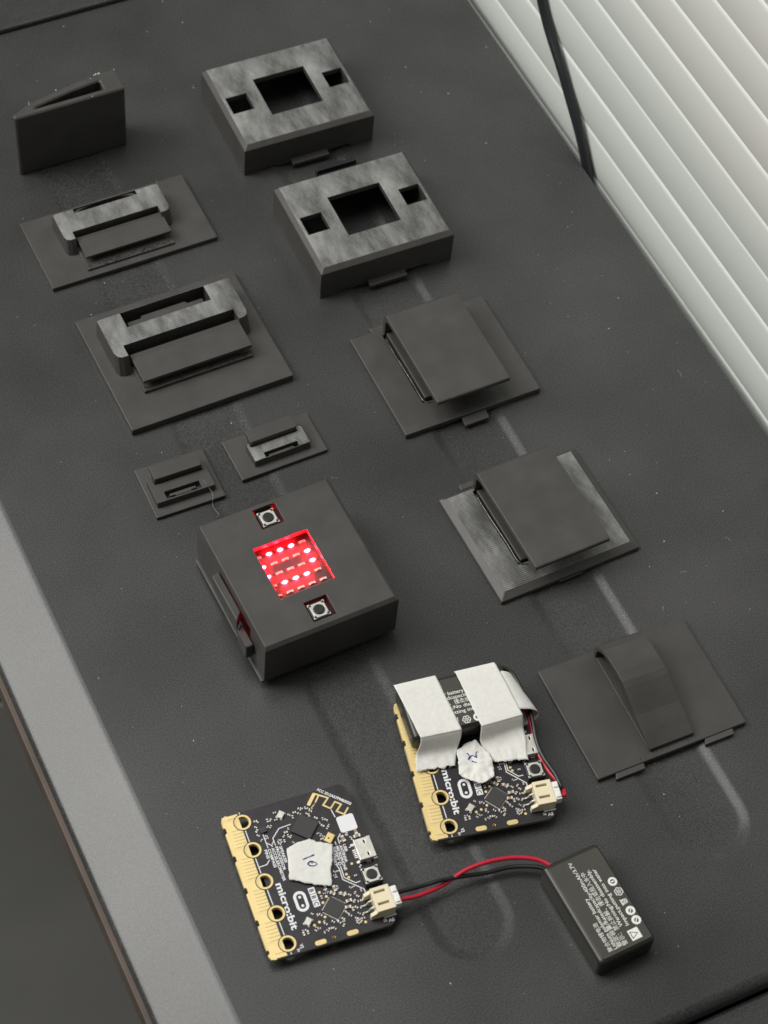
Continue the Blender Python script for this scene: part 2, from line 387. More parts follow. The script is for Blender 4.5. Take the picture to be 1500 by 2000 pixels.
# ------------------------------------------------------------------ device lids
def make_lid(label, loc, rz, worn):
    t = thing("case_lid", label, "case lid", loc, rz, "printed case lids lying face up")
    hw, hh, H, th = 27.5, 22.8, 15.0, 2.6
    holes = [rect(-10.4, 11.2, -9.6, 10.6), rect(-24.4, -15.6, -4.0, 4.8), rect(16.6, 25.0, -3.8, 4.6)]
    bm = new()
    def loop(x, y, z): return [bm.verts.new(p) for p in ((-x, -y, z), (x, -y, z), (x, y, z), (-x, y, z))]
    def band(a, b, mi=0):
        for i in range(len(a)): bm.faces.new((a[i], a[(i + 1) % len(a)], b[(i + 1) % len(b)], b[i])).material_index = mi
    b0, b1 = loop(hw, hh, 1.3), loop(hw, hh, H - 1.5)
    band(b0, b1)
    tp, tt = fill(rect(-hw + 1.8, hw - 1.4, -hh + 2.0, hh - 1.0), holes)
    tv = [bm.verts.new((p[0], p[1], H)) for p in tp]
    for q in tt: bm.faces.new([tv[i] for i in q]).material_index = 1
    band(b1, tv[:4])
    ip, it = fill(rect(-hw + 2, hw - 2, -hh + 2, hh - 2), holes)
    iv = [bm.verts.new((p[0], p[1], H - th)) for p in ip]
    for q in it: bm.faces.new([iv[i] for i in reversed(q)])
    for k in range(4, len(tp), 4): band(tv[k:k + 4], iv[k:k + 4])
    c0 = loop(hw - 2, hh - 2, 1.3); band(iv[:4], c0); band(b0, c0)
    # feet left standing beside the notches of front and back wall
    for x0, x1, y0, y1 in ((-hw, -18, -hh, -hh + 2), (17.5, hw, -hh, -hh + 2), (-hw, -18, hh - 2, hh), (17.5, hw, hh - 2, hh), (-hw, -hw + 2, -hh + 2, hh - 2), (hw - 2, hw, -hh + 2, hh - 2)):
        box(bm, x0, x1, y0, y1, 0, 1.299)
    box(bm, -17.9, 17.4, -hh + 2.05, -hh + 2.8, 0, 1.25); box(bm, -17.9, 17.4, hh - 1.9, hh - .1, 0, 1.25)  # unseen lips added behind the notches to keep light out
    obj("shell", bm, ['pla', 'burn'], t, bevel=0.25)
    bm = new(); box(bm, -8.0, 7.6, -hh - 2.9, -hh + 1.5, 0.5, 2.3); obj("snap_tab", bm, 'pla', t, bevel=0.35)
    if worn:
        bm = new(); box(bm, -3.8, 13.0, hh + 11.2, hh + 13.2, 0, 3.4, 0); box(bm, -3.2, 12.6, hh + .02, hh + 11.2, 0.3, 1.5, 0)
        obj("release_tab", bm, 'cable', t, bevel=0.25)
    return t
make_lid("black printed case lid at the top of the photo with square window and scuffed top", (46.0, 187.2, 0), math.radians(-1.2), False)
make_lid("black printed case lid in front of another, its left end smoother, glossy tab behind it", (47.4, 119.6, 0), math.radians(-0.9), True)

# ------------------------------------------------------------------ plates with a wide belt clip
def make_clip_plate(label, loc, rz, scuffed, group, hw, hh):
    t = thing("clip_plate", label, "clip plate", loc, rz, group)
    bm = new()
    cut = rect(-15.4, 14.4, -13.0, 21.0)
    if scuffed:   # this one has its broad bevel and first-layer side up
        pts, tris = fill(rect(-hw + 2.6, hw - 2.6, -hh + 2.8, hh - 1.6), [cut])
        top = [bm.verts.new((p[0], p[1], 3.0)) for p in pts]; low = [bm.verts.new((p[0], p[1], 0)) for p in pts]
        for q in tris:
            bm.faces.new([top[i] for i in q]).material_index = 1; bm.faces.new([low[i] for i in reversed(q)])
        o1 = [bm.verts.new((x, y, 1.7)) for x, y in rect(-hw, hw, -hh, hh)]; o0 = [bm.verts.new((x, y, 0)) for x, y in rect(-hw, hw, -hh, hh)]
        for i in range(4):
            j = (i + 1) % 4
            bm.faces.new((top[i], top[j], o1[j], o1[i])); bm.faces.new((o1[i], o1[j], o0[j], o0[i])); bm.faces.new((o0[i], o0[j], low[j], low[i]))
            bm.faces.new((top[4 + i], low[4 + i], low[4 + j], top[4 + j]))
    else:
        plate(bm, rect(-hw, hw, -hh, hh), [cut], 0, 2.5)
    obj("base_plate", bm, ['pla', 'burn'], t, bevel=0.3)
    zb = 3.0 if scuffed else 2.5
    # hairpin: rear wall and lever in one bent strip
    bm = new()
    prof = [(22.6, zb), (22.9, 10.6), (22.3, 12.2), (21.2, 12.9), (19.5, 13.0), (-21.6, 13.0), (-22.0, 12.6), (-22.0, 11.3), (-21.6, 10.9), (18.5, 11.0), (20.3, 10.4), (20.9, 9.2), (20.8, zb)]
    extr(bm, prof, -14.8, 14.7)
    obj("lever", bm, 'pla', t, bevel=0.45)
    bm = new(); box(bm, -14.2, 12.6, -12.0, 20.6, 0.6, 3.6); obj("lower_jaw", bm, 'pla', t, bevel=0.3)
    # glossy thread of plastic along the cut edge
    bm = new(); P = [(-15.2, 19, zb + 0.1), (-15.3, 8, zb + .25), (-15.0, -4, zb + 0.2), (-15.2, -11, zb + .3), (-14.4, -13.2, zb + .15), (-12.6, -14.1, zb + .1)]
    tube(bm, catmull(P, 6), 0.28, 6); obj("string_of_plastic", bm, 'glossy', t)
    bm = new()
    if not scuffed:
        plate(bm, [(-5.4, -hh - 3.8), (4.4, -hh - 3.8), (5.0, -hh - 0.02), (-5.0, -hh - 0.02)], [], 0, 1.5)
    else: box(bm, -5, 4.4, -hh - 0.6, -hh - 0.02, 0, 1.2)
    obj("snap_tab", bm, 'pla', t, bevel=0.3)
    bm = new(); box(bm, -18.5, -8, hh + 0.02, hh + 2.6, 0, 1.8); obj("hook", bm, 'pla', t, bevel=0.4)
    return t
G = "printed plates with a wide belt clip"
make_clip_plate("black plate with wide flat belt clip, smooth top and small tab at its front edge", (48.4, 49.6, 0), math.radians(0.2), False, G, 27.6, 23.9)
make_clip_plate("black plate with wide flat belt clip and shiny scuffed grey rim around it", (47.8, -26.7, 0), math.radians(1.4), True, G, 27.8, 23.6)

# ------------------------------------------------------------------ plate with a narrow curved clip
t = thing("clip_plate", "thin black plate with narrow curved belt clip and two tabs at its front edge", "clip plate", (47.0, -103.0, 0), math.radians(-0.9))
bm = new(); box(bm, -28.2, 28.2, -22.2, 22.2, 0, 2.0); obj("base_plate", bm, 'pla_line', t, bevel=0.3)
bm = new()
up = [(20.6, 2.02), (21.2, 4.0), (20.9, 6.4), (19.4, 8.6), (16.6, 10.3), (12.5, 11.3), (6.5, 11.8), (2.6, 11.6), (0.4, 11.0), (-8.5, 7.2), (-19.6, 3.5), (-19.7, 2.3)]
lo = [(-19.2, 2.3), (-8.0, 5.8), (1.0, 9.6), (3.0, 10.1), (6.6, 10.3), (11.8, 9.9), (15.6, 9.0), (18.0, 7.6), (19.2, 5.9), (19.5, 4.0), (19.2, 2.02)]
extr(bm, up + lo, -7.6, 9.2)
for v in bm.verts:
    v.co.x -= 0.03 * (v.co.z - 2); v.co.z = 2 + (v.co.z - 2) * (1.14 if v.co.x < 0 else 1.02)
obj("belt_clip", bm, 'pla', t, bevel=0.2)
bm = new(); box(bm, -7.5, 9.0, -19.0, 19.1, 2.02, 2.5); obj("clip_foot", bm, 'pla', t, bevel=0.15)
tabA = None
for x0, x1 in ((-22.5, -11.6), (11.3, 22.3)):
    bm = new(); plate(bm, [(x0, -24.3), (x1, -24.3), (x1 + 0.6, -22.22), (x0 + 0.9, -22.22)], [], 0.2, 1.6); obj("snap_tab", bm, 'pla', t, bevel=0.25)
bm = new()
for q in range(9):
    rbox(bm, (-12 + q * 2.7 + random.uniform(-.6, .6), -20.6 + random.uniform(-.5, .5)), (0.9, 0.35), random.uniform(0.6, 1.4), 2.01, 2.12)
for q in range(5): rbox(bm, (9.4 + q * .35, 19.5 - q * 1.0), (2.4, 0.4), -0.5, 2.01, 2.5)
obj("plastic_fleck", bm, 'glossy', t, kind='stuff')

# ------------------------------------------------------------------ strap buckles
def make_buckle(label, loc, rz, hw, hh, tb, bx, by, H, cut, yc, slot, tongue, ztop, lower, group, burn=True, arc=False, lip=True):
    t = thing("buckle_plate", label, "buckle plate", loc, rz, group)
    bm = new(); box(bm, -hw, hw, -hh, hh, 0, tb); obj("base_plate", bm, 'pla', t, bevel=0.3)
    bm = new()
    e = 0.45 * (H - tb)
    o = [(bx[0], by[0] + e * .8), (bx[0] + e * .22, by[0] + e * .22), (bx[0] + e * .8, by[0]), (cut[0], by[0]), (cut[0], yc), (cut[1], yc), (cut[1], by[0]), (bx[1] - e * .8, by[0]), (bx[1] - e * .22, by[0] + e * .22), (bx[1], by[0] + e * .8), (bx[1], by[1] - e * .3), (bx[1] - e * .3, by[1]), (bx[0] + e * .3, by[1]), (bx[0], by[1] - e * .3)]
    plate(bm, o, [rect(slot[0], slot[1], slot[2], min(slot[3], by[1] - .55))], tb, H, 1 if burn else 0, 0, 0)
    for v in bm.verts:
        if v.co.z > H - .01:
            if v.co.y < by[0] + e: v.co.y += e * .75           # ears lean back at the front
            if v.co.y > by[1] - .01: v.co.y -= .12 * (H - tb)
            if abs(v.co.x - bx[0]) < e * .5: v.co.x += .06 * (H - tb)
            if abs(v.co.x - bx[1]) < e * .5: v.co.x -= .06 * (H - tb)
    bmesh.ops.dissolve_limit(bm, angle_limit=0.01, verts=bm.verts, edges=bm.edges, delimit={'MATERIAL'})
    obj("bracket", bm, ['pla', 'burn'], t, smooth=False, bevel=min(1.1, .16 * (H - tb)), seg=3, ang=25)
    # bar inside the slot
    bm = new(); m = 0.25 * (slot[3] - slot[2])
    x0, x1 = slot[0] + 1.6, slot[1] - 1.6
    if arc:
        P = []
        for i in range(13):
            s = i / 12; P.append((slot[0] + 0.4 + (slot[1] - slot[0] - 0.8) * s, slot[2] + 0.6 + 2.3 * math.sin(math.pi * s) ** 0.6))
        for i in range(12):
            (xa, ya), (xb, yb) = P[i], P[i + 1]
            v = [bm.verts.new(p) for p in ((xa, ya - .5, tb), (xb, yb - .5, tb), (xb, yb + .7, tb), (xa, ya + .7, tb), (xa, ya - .5, H - .7), (xb, yb - .5, H - .7), (xb, yb + .7, H - .7), (xa, ya + .7, H - .7))]
            for q in ((4, 5, 6, 7), (0, 1, 5, 4), (2, 3, 7, 6)): bm.faces.new([v[k] for k in q])
            if i == 0: bm.faces.new([v[k] for k in (3, 0, 4, 7)])
            if i == 11: bm.faces.new([v[k] for k in (1, 2, 6, 5)])
        bmesh.ops.remove_doubles(bm, verts=bm.verts, dist=0.001)
    else:
        L = x1 - x0
        plate(bm, [(x0, slot[2] + m), (x1, slot[2] + m), (x1, slot[3] - 1.6 * m), (x1 - 0.2 * L, slot[3] - 1.6 * m), (x1 - 0.22 * L, slot[3] - m), (x0 + 0.2 * L, slot[3] - m), (x0 + 0.18 * L, slot[3] - 1.6 * m), (x0, slot[3] - 1.6 * m)], [], tb + 0.01, tb + 0.62 * (H - tb))
    obj("hinge_bar", bm, 'pla', t, bevel=0.3)
    # tongue with a lip at its rear
    bm = new(); th = 0.2 * ztop
    y0, y1 = tongue[2], tongue[3]
    if not lip: extr(bm, [(y0, ztop - 2.1), (y0, ztop - .3), (y0 + .3, ztop - .1), (y1 - .2, ztop), (y1, ztop - .2), (y1 - .1, tb + .02), (y1 - 1.2, tb + .02), (y1 - 1.5, ztop - 2.1)], tongue[0], tongue[1])
    else: extr(bm, [(y0, ztop - th), (y0, ztop - .25), (y1 - 0.16 * (y1 - y0), ztop), (y1 - 0.15 * (y1 - y0), ztop - 0.22), (y1, ztop - 0.35), (y1, ztop - th), (y1 - 0.3, tb + 0.02), (y1 - 1.6, tb + 0.02), (y1 - 1.9, ztop - th)], tongue[0], tongue[1])
    obj("tongue", bm, 'pla', t, bevel=0.18)
    bm = new(); box(bm, lower[0], lower[1], lower[2], lower[3], tb + 0.01, lower[4]); obj("lower_jaw", bm, 'pla', t, bevel=0.15)
    bm = new()      # frayed shiny threads in the mouth
    rnd = random.Random(int(hw * 10))
    for q in range(int((lower[1] - lower[0]) * 2.2)):
        x = rnd.uniform(lower[0] + .4, lower[1] - .8); y = rnd.uniform(lower[2] + .25, lower[2] + 2.0)
        rbox(bm, (x, y), (rnd.uniform(.3, 1.3), rnd.uniform(.08, .22)), rnd.uniform(-.5, .5), lower[4] + 0.005, lower[4] + rnd.uniform(.05, .35))
    obj("plastic_fleck", bm, 'glossy', t, kind='stuff')
    return t
GB = "printed strap buckle plates"
make_buckle("wide black buckle plate on thin base with arched bar in its rear slot", (-38.1, 155.7, 0), math.radians(0.4), 33.4, 17.4, 2.0, (-22.6, 20.8), (-5.4, 11.7), 8.6,
            (-18.2, 16.2), 0.3, (-14.0, 11.3, 8.9, 11.5), (-17.4, 17.0, -11.4, -1.0), 6.6, (-18.2, 17.0, -14.6, -2.5, 2.9), GB, arc=True)
make_buckle("largest black buckle plate with long open slot and thick deep base", (-37.6, 92.7, 0), math.radians(0.8), 31.8, 27.2, 3.0, (-27.0, 26.3), (-3.8, 19.2), 11.0,
            (-22.0, 21.6), 3.8, (-17.4, 15.8, 11.2, 18.4), (-20.9, 21.8, -12.4, 0.8), 8.8, (-21.2, 21.8, -13.8, -1.5, 4.3), GB)
make_buckle("small black buckle plate, nearly square, with bar inside its front slot", (-61.7, 38.6, 0), math.pi + math.radians(-0.8), 13.0, 11.1, 1.5, (-10.8, 11.3), (-4.6, 7.5), 4.2,
            (-8.8, 9.1), -0.6, (-5.9, 7.2, 3.4, 6.5), (-8.6, 8.9, -7.2, -0.9), 6.8, (-8.8, 9.0, -7.6, -1.5, 2.1), GB, burn=False, lip=False)
make_buckle("small oblong black buckle plate beside the lit box, pale streak along its bracket", (-24.3, 40.4, 0), math.pi + math.radians(1.0), 16.8, 9.2, 1.5, (-11.6, 10.4), (-3.6, 6.0), 4.6,
            (-9.2, 9.1), -0.7, (-7.2, 5.8, 3.3, 5.4), (-9.0, 8.9, -6.9, -1.0), 7.0, (-9.1, 9.0, -7.4, -1.5, 2.1), GB, burn=True, lip=False)

# ------------------------------------------------------------------ clip standing on edge
t = thing("standing_clip", "black printed clip stood on its edge, narrow wedge gap along its top", "clip", (-40, 200, 0))
H = 31.0
bm = new()
out = [(-21.9, -2.5), (22.1, -2.5), (22.2, 8.2), (14.6, 8.3), (2.0, 6.6), (-13.6, 3.7), (-16.6, 2.6), (-22.5, -0.3)]
plate(bm, out, [[(-13.4, -0.2), (14.4, -0.2), (14.6, 4.8), (2, 3.4), (-12.9, 0.7)]], 0, H)
obj("clip_body", bm, 'pla', t, bevel=0.7, seg=1)
bm = new()
for x, y, r in ((-2.6, 6.0, .32), (14.4, 8.2, .4), (15.6, 8.1, .5), (13.6, 8.0, .3), (-14.4, 3.6, .25), (-14.6, 2.7, .25), (11.8, 6.9, .2), (9.0, -2.2, .22), (21.8, 8.0, .25)):
    bmesh.ops.create_icosphere(bm, subdivisions=1, radius=r, matrix=Matrix.Translation((x, y, H + .05)))
obj("pale_speck", bm, 'dust', t, kind='stuff')

# ------------------------------------------------------------------ push button (shared by boards and lit box)
BUT = {}
def push_button(parent, c, z0, rz=0.0):
    """tact switch: black body with a steel cover, four pegs and a round cap"""
    if 'body' not in BUT:
        bm = new(); box(bm, -2.95, 2.95, -2.95, 2.95, 0, 2.6)
        b = obj("push_button", bm, 'black', parent, bevel=0.15)
        bm = new()
        o = []
        for q in range(4):
            a = q * math.pi / 2
            for x, y in ((-2.75, -2.0), (-2.45, -2.0), (-2.45, 2.0), (-2.75, 2.0), (-2.75, 2.75)):
                o.append((math.cos(-a) * x - math.sin(-a) * y, math.sin(-a) * x + math.cos(-a) * y))
        plate(bm, o, [circ((0, 0), 1.78, 24)], 2.62, 2.9); obj("cover_plate", bm, 'steel', b, bevel=0.06)
        bm = new(); cyl(bm, (0, 0), 1.72, 2.61, 3.35, 28); obj("button_cap", bm, 'black', b, bevel=0.2)
        pg = None
        for sx in (-1, 1):
            for sy in (-1, 1):
                if pg is None:
                    bm = new(); cyl(bm, (0, 0), 0.42, 2.6, 3.05, 12); pg = obj("peg", bm, 'chip', b, bevel=0.1)
                    pg.location = Vector((sx * 2.12, sy * 2.12, 0)) * S
                else: dup(pg, b, (sx * 2.12, sy * 2.12, 0))
        BUT['body'] = b
    else: b = dup(BUT['body'], parent)
    b.location = Vector((c[0], c[1], z0)) * S; b.rotation_euler = (0, 0, rz)
    return b

# ------------------------------------------------------------------ circuit boards
SMD = [(3.76,17.24),(6.31,16.87),(5.85,21.38),(5.58,23.32),(6.91,22.3),(4.92,25.26),(5.01,25.93),(6.5,24.62),(5.14,27.15),(5.79,27.98),(5.5,29.46),(6.68,28.37),(7.27,27.02),(7.93,27.49),(9.52,29.26),(10.53,31.23),(11.2,32.15),(11.6,29.82),(12.82,30.45),(13.97,31.67),(13.27,32.25),(14.98,28.1),(15.7,28.78),(16.42,29.45),(17.19,28.73),(10.49,19.62),(11.4,18.52),(12.57,17.44),(12.77,18.86),(13.35,19.48),(4.78,10.49),(5.18,10.94),(5.71,14.2),(5.78,15.2),(7.81,13.63),(8.08,14.46),(11.78,10.29),(13.78,13.4),(13.63,15.27),(13.9,16.09),(14.23,17.13),(14.67,15.38),(15.54,19.66),(10.88,12.18),(11.63,12.16),(19.8,34.5),(17.96,36.64),(29.18,28.75),(29.29,29.86),(30.33,28.47),(31.13,28.65),(6.88,9.93),(8.13,9.87),(9.86,9.77),
       (19.53,37.59),(18.0,36.74),(20.35,37.77),(19.19,34.95),(29.18,40.32),(29.91,37.19),(33.65,24.27),(34.25,23.84),(35.17,24.43),(35.29,23.26),(34.73,26.85),(34.55,27.82),(36.23,22.03),(36.73,27.75),(37.33,29.58),(38.16,30.66),(40.4,30.79),(40.6,31.4),(43.09,30.07),(42.31,29.9),(42.96,27.41),(43.91,28.1),(44.79,28.58),(42.77,31.32),(43.23,32.75),(44.99,31.45),(45.6,32.59),(46.91,32.13),(46.25,30.1),(47.19,30.0),(47.93,30.08),(47.8,31.14),(46.73,30.84),(39.39,32.95),(41.09,32.93),(40.95,34.0),(38.03,32.52),(35.88,32.7),(35.81,31.7),(37.74,34.67),(32.46,34.7),(45.19,26.07),(46.01,26.01),(45.91,24.58),(47.31,25.56),(45.11,22.83),(47.4,22.5),(47.01,21.28),(47.75,19.12),(47.4,20.25),(44.22,20.1),(45.14,20.35),(40.68,17.37),(41.42,18.92),(41.72,19.83),(45.48,17.32),(46.25,16.72),(45.96,18.05),(47.03,30.28),(45.26,12.92),(46.19,12.83),(46.15,14.18),(45.34,13.9)]
BIG = [(19.25, 35.15, 2.2, .15), (17.95, 39.76, 2.3, .0), (19.68, 39.62, 2.2, 1.57), (36.08, 25.71, 1.7, 0.8), (34.73, 26.85, 2.0, .1), (40.07, 29.77, 1.9, 1.6), (42.0, 28.8, 1.9, 1.45), (37.33, 28.6, 1.8, .8)]
HOLES = [(3.81, 6.55), (14.02, 6.7), (25.49, 6.85), (37.0, 6.95), (47.6, 7.05)]
def build_board(label, loc, rz):
    t = thing("circuit_board", label, "circuit board", loc, rz, "small black circuit boards with gold edge contacts")
    T = 1.6; Z = 5.0 - 1.6
    def L(p): return (p[0] - 25.8, p[1] - 21.0)
    # board outline with the scalloped contact edge
    o = []
    for cx, cy, a0, r in ((2.2, 2.2, 180, 2.2),):
        o += [(cx + r * math.cos(math.radians(a0 + 90 * i / 6)), cy + r * math.sin(math.radians(a0 + 90 * i / 6))) for i in range(7)]
    for hx, hy in HOLES:
        for i in range(7):
            a = math.pi * i / 6
            o.append((hx + 1.3 - 1.1 * math.cos(a), 0.95 * math.sin(a) ** 0.8))
    o = [p for p in o if p[0] < 49.2]
    for cx, cy, a0, r in ((49.4, 2.2, 270, 2.2), (48.8, 39.2, 0, 2.8), (2.8, 39.2, 90, 2.8)):
        o += [(cx + r * math.cos(math.radians(a0 + 90 * i / 6)), cy + r * math.sin(math.radians(a0 + 90 * i / 6))) for i in range(7)]
    bm = new()
    plate(bm, [L(p) for p in o], [[L(p) for p in circ(h, 2.05, 28)] for h in HOLES] + [[L(p) for p in circ((50.14, 21.33), 0.45, 10)]], Z, Z + T, 0, 1, 0, 2)
    for f in bm.faces:
        if abs(f.normal.z) < .3 and f.calc_center_median().y < -18.2 and f.material_index == 1: f.material_index = 3
    obj("board_panel", bm, ['pcb', 'pcb_edge', 'gold', 'gold_edge'], t, bevel=0.12, seg=1)
    low = [p for p in o if p[1] <= 2.21]
    low = sorted([p for p in low], key=lambda p: p[0])
    bm = new(); plate(bm, [L((p[0], p[1] + .05)) for p in low] , [], Z + T + .001, Z + T + .02); obj("edge_strip", bm, 'gold', t)
    zt = Z + T
    # gold contacts: wide pad at each hole, narrow pins between
    def padbox(x0, x1, y0=0.75, y1=5.75):
        bm = new(); box(bm, -(x1 - x0) / 2, (x1 - x0) / 2, y0 - 21, y1 - 21, zt + 0.004, zt + 0.06)
        return bm
    wide = None; thin = None
    for hx, hy in HOLES:
        if wide is None:
            wide = obj("contact_pad", padbox(0, 4.3), 'gold', t); q = wide
        else: q = dup(wide, t)
        q.location = Vector((hx - 25.8, 0, 0)) * S
    edges = [(HOLES[i][0] + 2.2, HOLES[i + 1][0] - 2.2) for i in range(4)] + [(0.35, 1.6), (49.8, 51.3)]
    for x0, x1 in edges:
        k = max(1, round((x1 - x0) / 1.25)); wd = (x1 - x0) / k
        for i in range(k):
            if thin is None: thin = obj("contact_pad", padbox(0, 1.13, 0.5, 5.75), 'gold', t); q = thin
            else: q = dup(thin, t)
            q.location = Vector((x0 + wd * (i + .5) - 25.8, 0, 0)) * S; q.scale = (wd * 0.91 / 1.13, 1, 1)
    ring = None
    for h in HOLES:
        if ring is None:
            bm = new(); plate(bm, circ((0, 0), 2.7, 32), [circ((0, 0), 2.04, 32)], zt + 0.062, zt + 0.12); ring = obj("contact_ring", bm, 'gold', t, bevel=0.03, seg=1); q = ring
        else: q = dup(ring, t)
        x, y = L(h); q.location = Vector((x, y, 0)) * S
    bm = new()
    for h in HOLES:   # dark solder-mask gap round each ring
        x, y = L(h); plate(bm, circ((x, y), 3.0, 28), [circ((x, y), 2.72, 28)], zt + 0.061, zt + 0.075)
    obj("mask_ring", bm, 'pcb', t)
    # other gold: antenna, slots and test points
    bm = new(); zg = zt + 0.03
    stroke(bm, [L((1.1, 31.6)), L((4.5, 28.4))], 1.1, zg)
    stroke(bm, [L(p) for p in ((0.95, 31.35), (3.9, 35.3), (5.9, 33.0), (7.75, 34.9), (5.9, 37.0), (7.4, 38.6), (9.25, 36.4), (11.05, 38.4), (9.1, 40.4))], 0.55, zg + 0.005)
    stroke(bm, [L((2.1, 32.75)), L((4.1, 31.0))], 0.5, zg)
    for i in range(7): rbox(bm, L((4.3 + .42 * i, 30.8 - .40 * i)), (.28, .3), .78, zt + .005, zg)
    obj("antenna", bm, 'gold', t)
    pl = None
    for a, b in (((50.4, 15.4), (50.6, 18.5)), ((50.4, 25.85), (50.5, 29.0))):
        bm = new(); x0, y0 = L(a); x1, y1 = L(b)
        plate(bm, rrect(x0 - .8, x0 + .8, y0 - .3, y1 + .3, .78), [], zt + .004, zt + .05); obj("gold_slot", bm, 'gold', t)
    bm = new()
    for p in ((34.38, 21.98), (36.36, 23.57), (38.01, 21.88), (42.8, 20.92), (43.89, 18.71), (44.39, 16.9), (48.33, 32.42), (31.12, 32.08), (32.35, 32.45), (28.19, 34.92)):
        cyl(bm, L(p), .45, zt + .004, zt + .05, 14)
    obj("test_point", bm, 'gold', t, kind='stuff')
    # print
    bm = new(); zp = zt + 0.032
    def tx(s, a, b, w_, h_, bold=0.012, ang=0): text(bm, s, *L((a, b)), zp, w_, h_, ang, bold)
    tx("micro:bit", 27.4, 9.75, 16.5, 2.35, 0.03)
    tx("PINS", 15.2, 10.0, 3.2, .95, .03); tx("COMPASS", 15.3, 11.15, 6.7, .95, .03); tx("ACCELEROMETER", 15.2, 12.4, 12.1, .95, .03)
    tx("PROCESSOR", 15.2, 13.65, 8.6, .95, .03); tx("SPEAKER", 15.4, 14.9, 6.2, .95, .03)
    tx("USB", 21.0, 34.35, 2.6, .95, .03); tx("ANTENNA", 21.0, 33.15, 6.2, .95, .03); tx("MICROPHONE", 21.0, 32.0, 8.7, .95, .03)
    tx("RESET / ", 21.0, 30.85, 6.0, .95, .03); tx("BATTERY", 20.9, 29.7, 6.6, .95, .03)
    stroke(bm, [L((27.0 + .48 * math.cos(i * math.pi / 8), 31.3 + .48 * math.sin(i * math.pi / 8))) for i in range(16)], .2, zp, closed=True)
    tx("FCC ID:2AKFPMB0020", 0.35, 32.7, 12.0, 1.0, .03, math.radians(46.5))
    tx("V2", 49.0, 10.4, 1.5, 1.1, .03, math.radians(0)); tx("5n", 50.25, 9.2, 1.0, .9, .03, 0)
    text(bm, "3V", *L((49.6, 42.2 - .9)), zp, 1.9, 1.1, -math.pi / 2, .03); stroke(bm, [L((49.5, 39.0)), L((49.5, 37.9))], .2, zp); stroke(bm, [L((50.0, 39.0)), L((50.0, 37.9))], .2, zp)
    # B B C squares with cut-out letters on top
    for i, ch in enumerate("BBC"):
        x0, y0 = L((32.0 + 2.32 * i, 18.8)); plate(bm, rrect(x0, x0 + 2.12, y0, y0 + 2.1, .08, 2), [], zp - .02, zp)
    # face-shaped badge: pill outline and two dots
    x0, y0 = L((31.95, 13.5)); 
    plate(bm, rrect(x0, x0 + 7.1, y0, y0 + 4.1, 2.03, 8), [rrect(x0 + .95, x0 + 6.15, y0 + .95, y0 + 3.15, 1.08, 8)], zp - .02, zp)
    for dx in (2.05, 5.05): cyl(bm, (x0 + dx, y0 + 2.05), .48, zp - .02, zp, 14)
    lines = [((9.12, 20.88), (9.37, 16.9), (12.08, 13.95), (14.84, 14.0)), ((9.75, 11.4), (14.9, 11.45)), ((13.0, 11.5), (13.6, 12.1), (14.4, 12.85), (14.9, 12.9)),
             ((18.9, 10.6), (20.2, 9.3), (20.3, 6.6)), ((6.6, 6.5), (11.2, 6.5)), ((16.8, 6.55), (22.6, 6.6)), ((28.3, 6.7), (34.1, 6.8)), ((39.8, 6.85), (44.7, 6.95)), ((50.4, 7.05), (51.4, 7.05)), ((.1, 6.5), (.9, 6.5)),
             ((8.25, 34.9), (11.19, 35.28)), ((17.1, 34.95), (18.5, 33.6), (20.5, 33.55)), ((19.2, 32.4), (20.4, 32.4)), ((22.6, 35.9), (22.6, 36.7)),
             ((27.88, 31.26), (31.89, 31.05), (34.79, 33.9), (34.7, 35.5)), ((27.2, 30.2), (28.75, 30.6), (32.5, 30.4), (37.6, 35.7), (38.9, 35.75))]
    for ln in lines: stroke(bm, [L(p) for p in ln], .3, zp)
    obj("white_print", bm, 'white', t)
    bm = new()
    for i, ch in enumerate("BBC"): text(bm, ch, *L((32.0 + 2.32 * i + 1.06, 19.15)), zp + .012, None, 1.4, 0, .025, align='CENTER')
    obj("letter_print", bm, 'pcb', t)
    # blank white square sticker
    bm = new(); x0, y0 = L((11.35, 35.3)); plate(bm, rrect(x0, x0 + 5.8, y0, y0 + 5.7, .8), [], zt + .01, zt + .09); obj("square_sticker", bm, 'white', t, bevel=.03, seg=1)
    # chips
    def chip(name, c, s, h, ang, m='chip', bev=.08):
        bm = new(); x, y = L(c); rbox(bm, (x, y), s, ang, zt + .02, zt + h); return obj(name, bm, m, t, bevel=bev)
    chip("chip", (11.7, 24.8), (6.7, 6.8), .9, math.radians(46))
    c2 = chip("chip", (40.9, 24.6), (5.6, 5.6), .8, math.radians(44))
    bm = new(); x, y = L((40.9, 24.6)); cs, sn = math.cos(math.radians(44)), math.sin(math.radians(44))
    for s in range(4):
        for i in range(12):
            u, v = -2.3 + i * .42, 2.95
            for q in range(s): u, v = -v, u
            rbox(bm, (x + cs * u - sn * v, y + sn * u + cs * v), (.24, .42) if s % 2 == 0 else (.42, .24), math.radians(44), zt + .01, zt + .2)
    cyl(bm, L((45.0, 24.4)), .38, zt + .01, zt + .04, 12)
    obj("chip_leads", bm, 'solder', t, kind='stuff')
    chip("chip", (8.5, 11.9), (2.1, 2.1), .8, .1)
    def crystal(c, ang):
        bm = new(); x, y = L(c); rbox(bm, (x, y), (2.0, 2.5), ang, zt + .35, zt + .95); b = obj("crystal", bm, 'steel', t, bevel=.15)
        bm = new()
        for dx in (-.75, .75):
            for dy in (-1.1, 1.1):
                rbox(bm, (x + math.cos(ang) * dx - math.sin(ang) * dy, y + math.sin(ang) * dx + math.cos(ang) * dy), (.8, .6), ang, zt + .01, zt + .36)
        obj("solder_pads", bm, 'solder', b)
    crystal((5.25, 18.8), math.radians(45)); crystal((42.87, 15.33), math.radians(45))
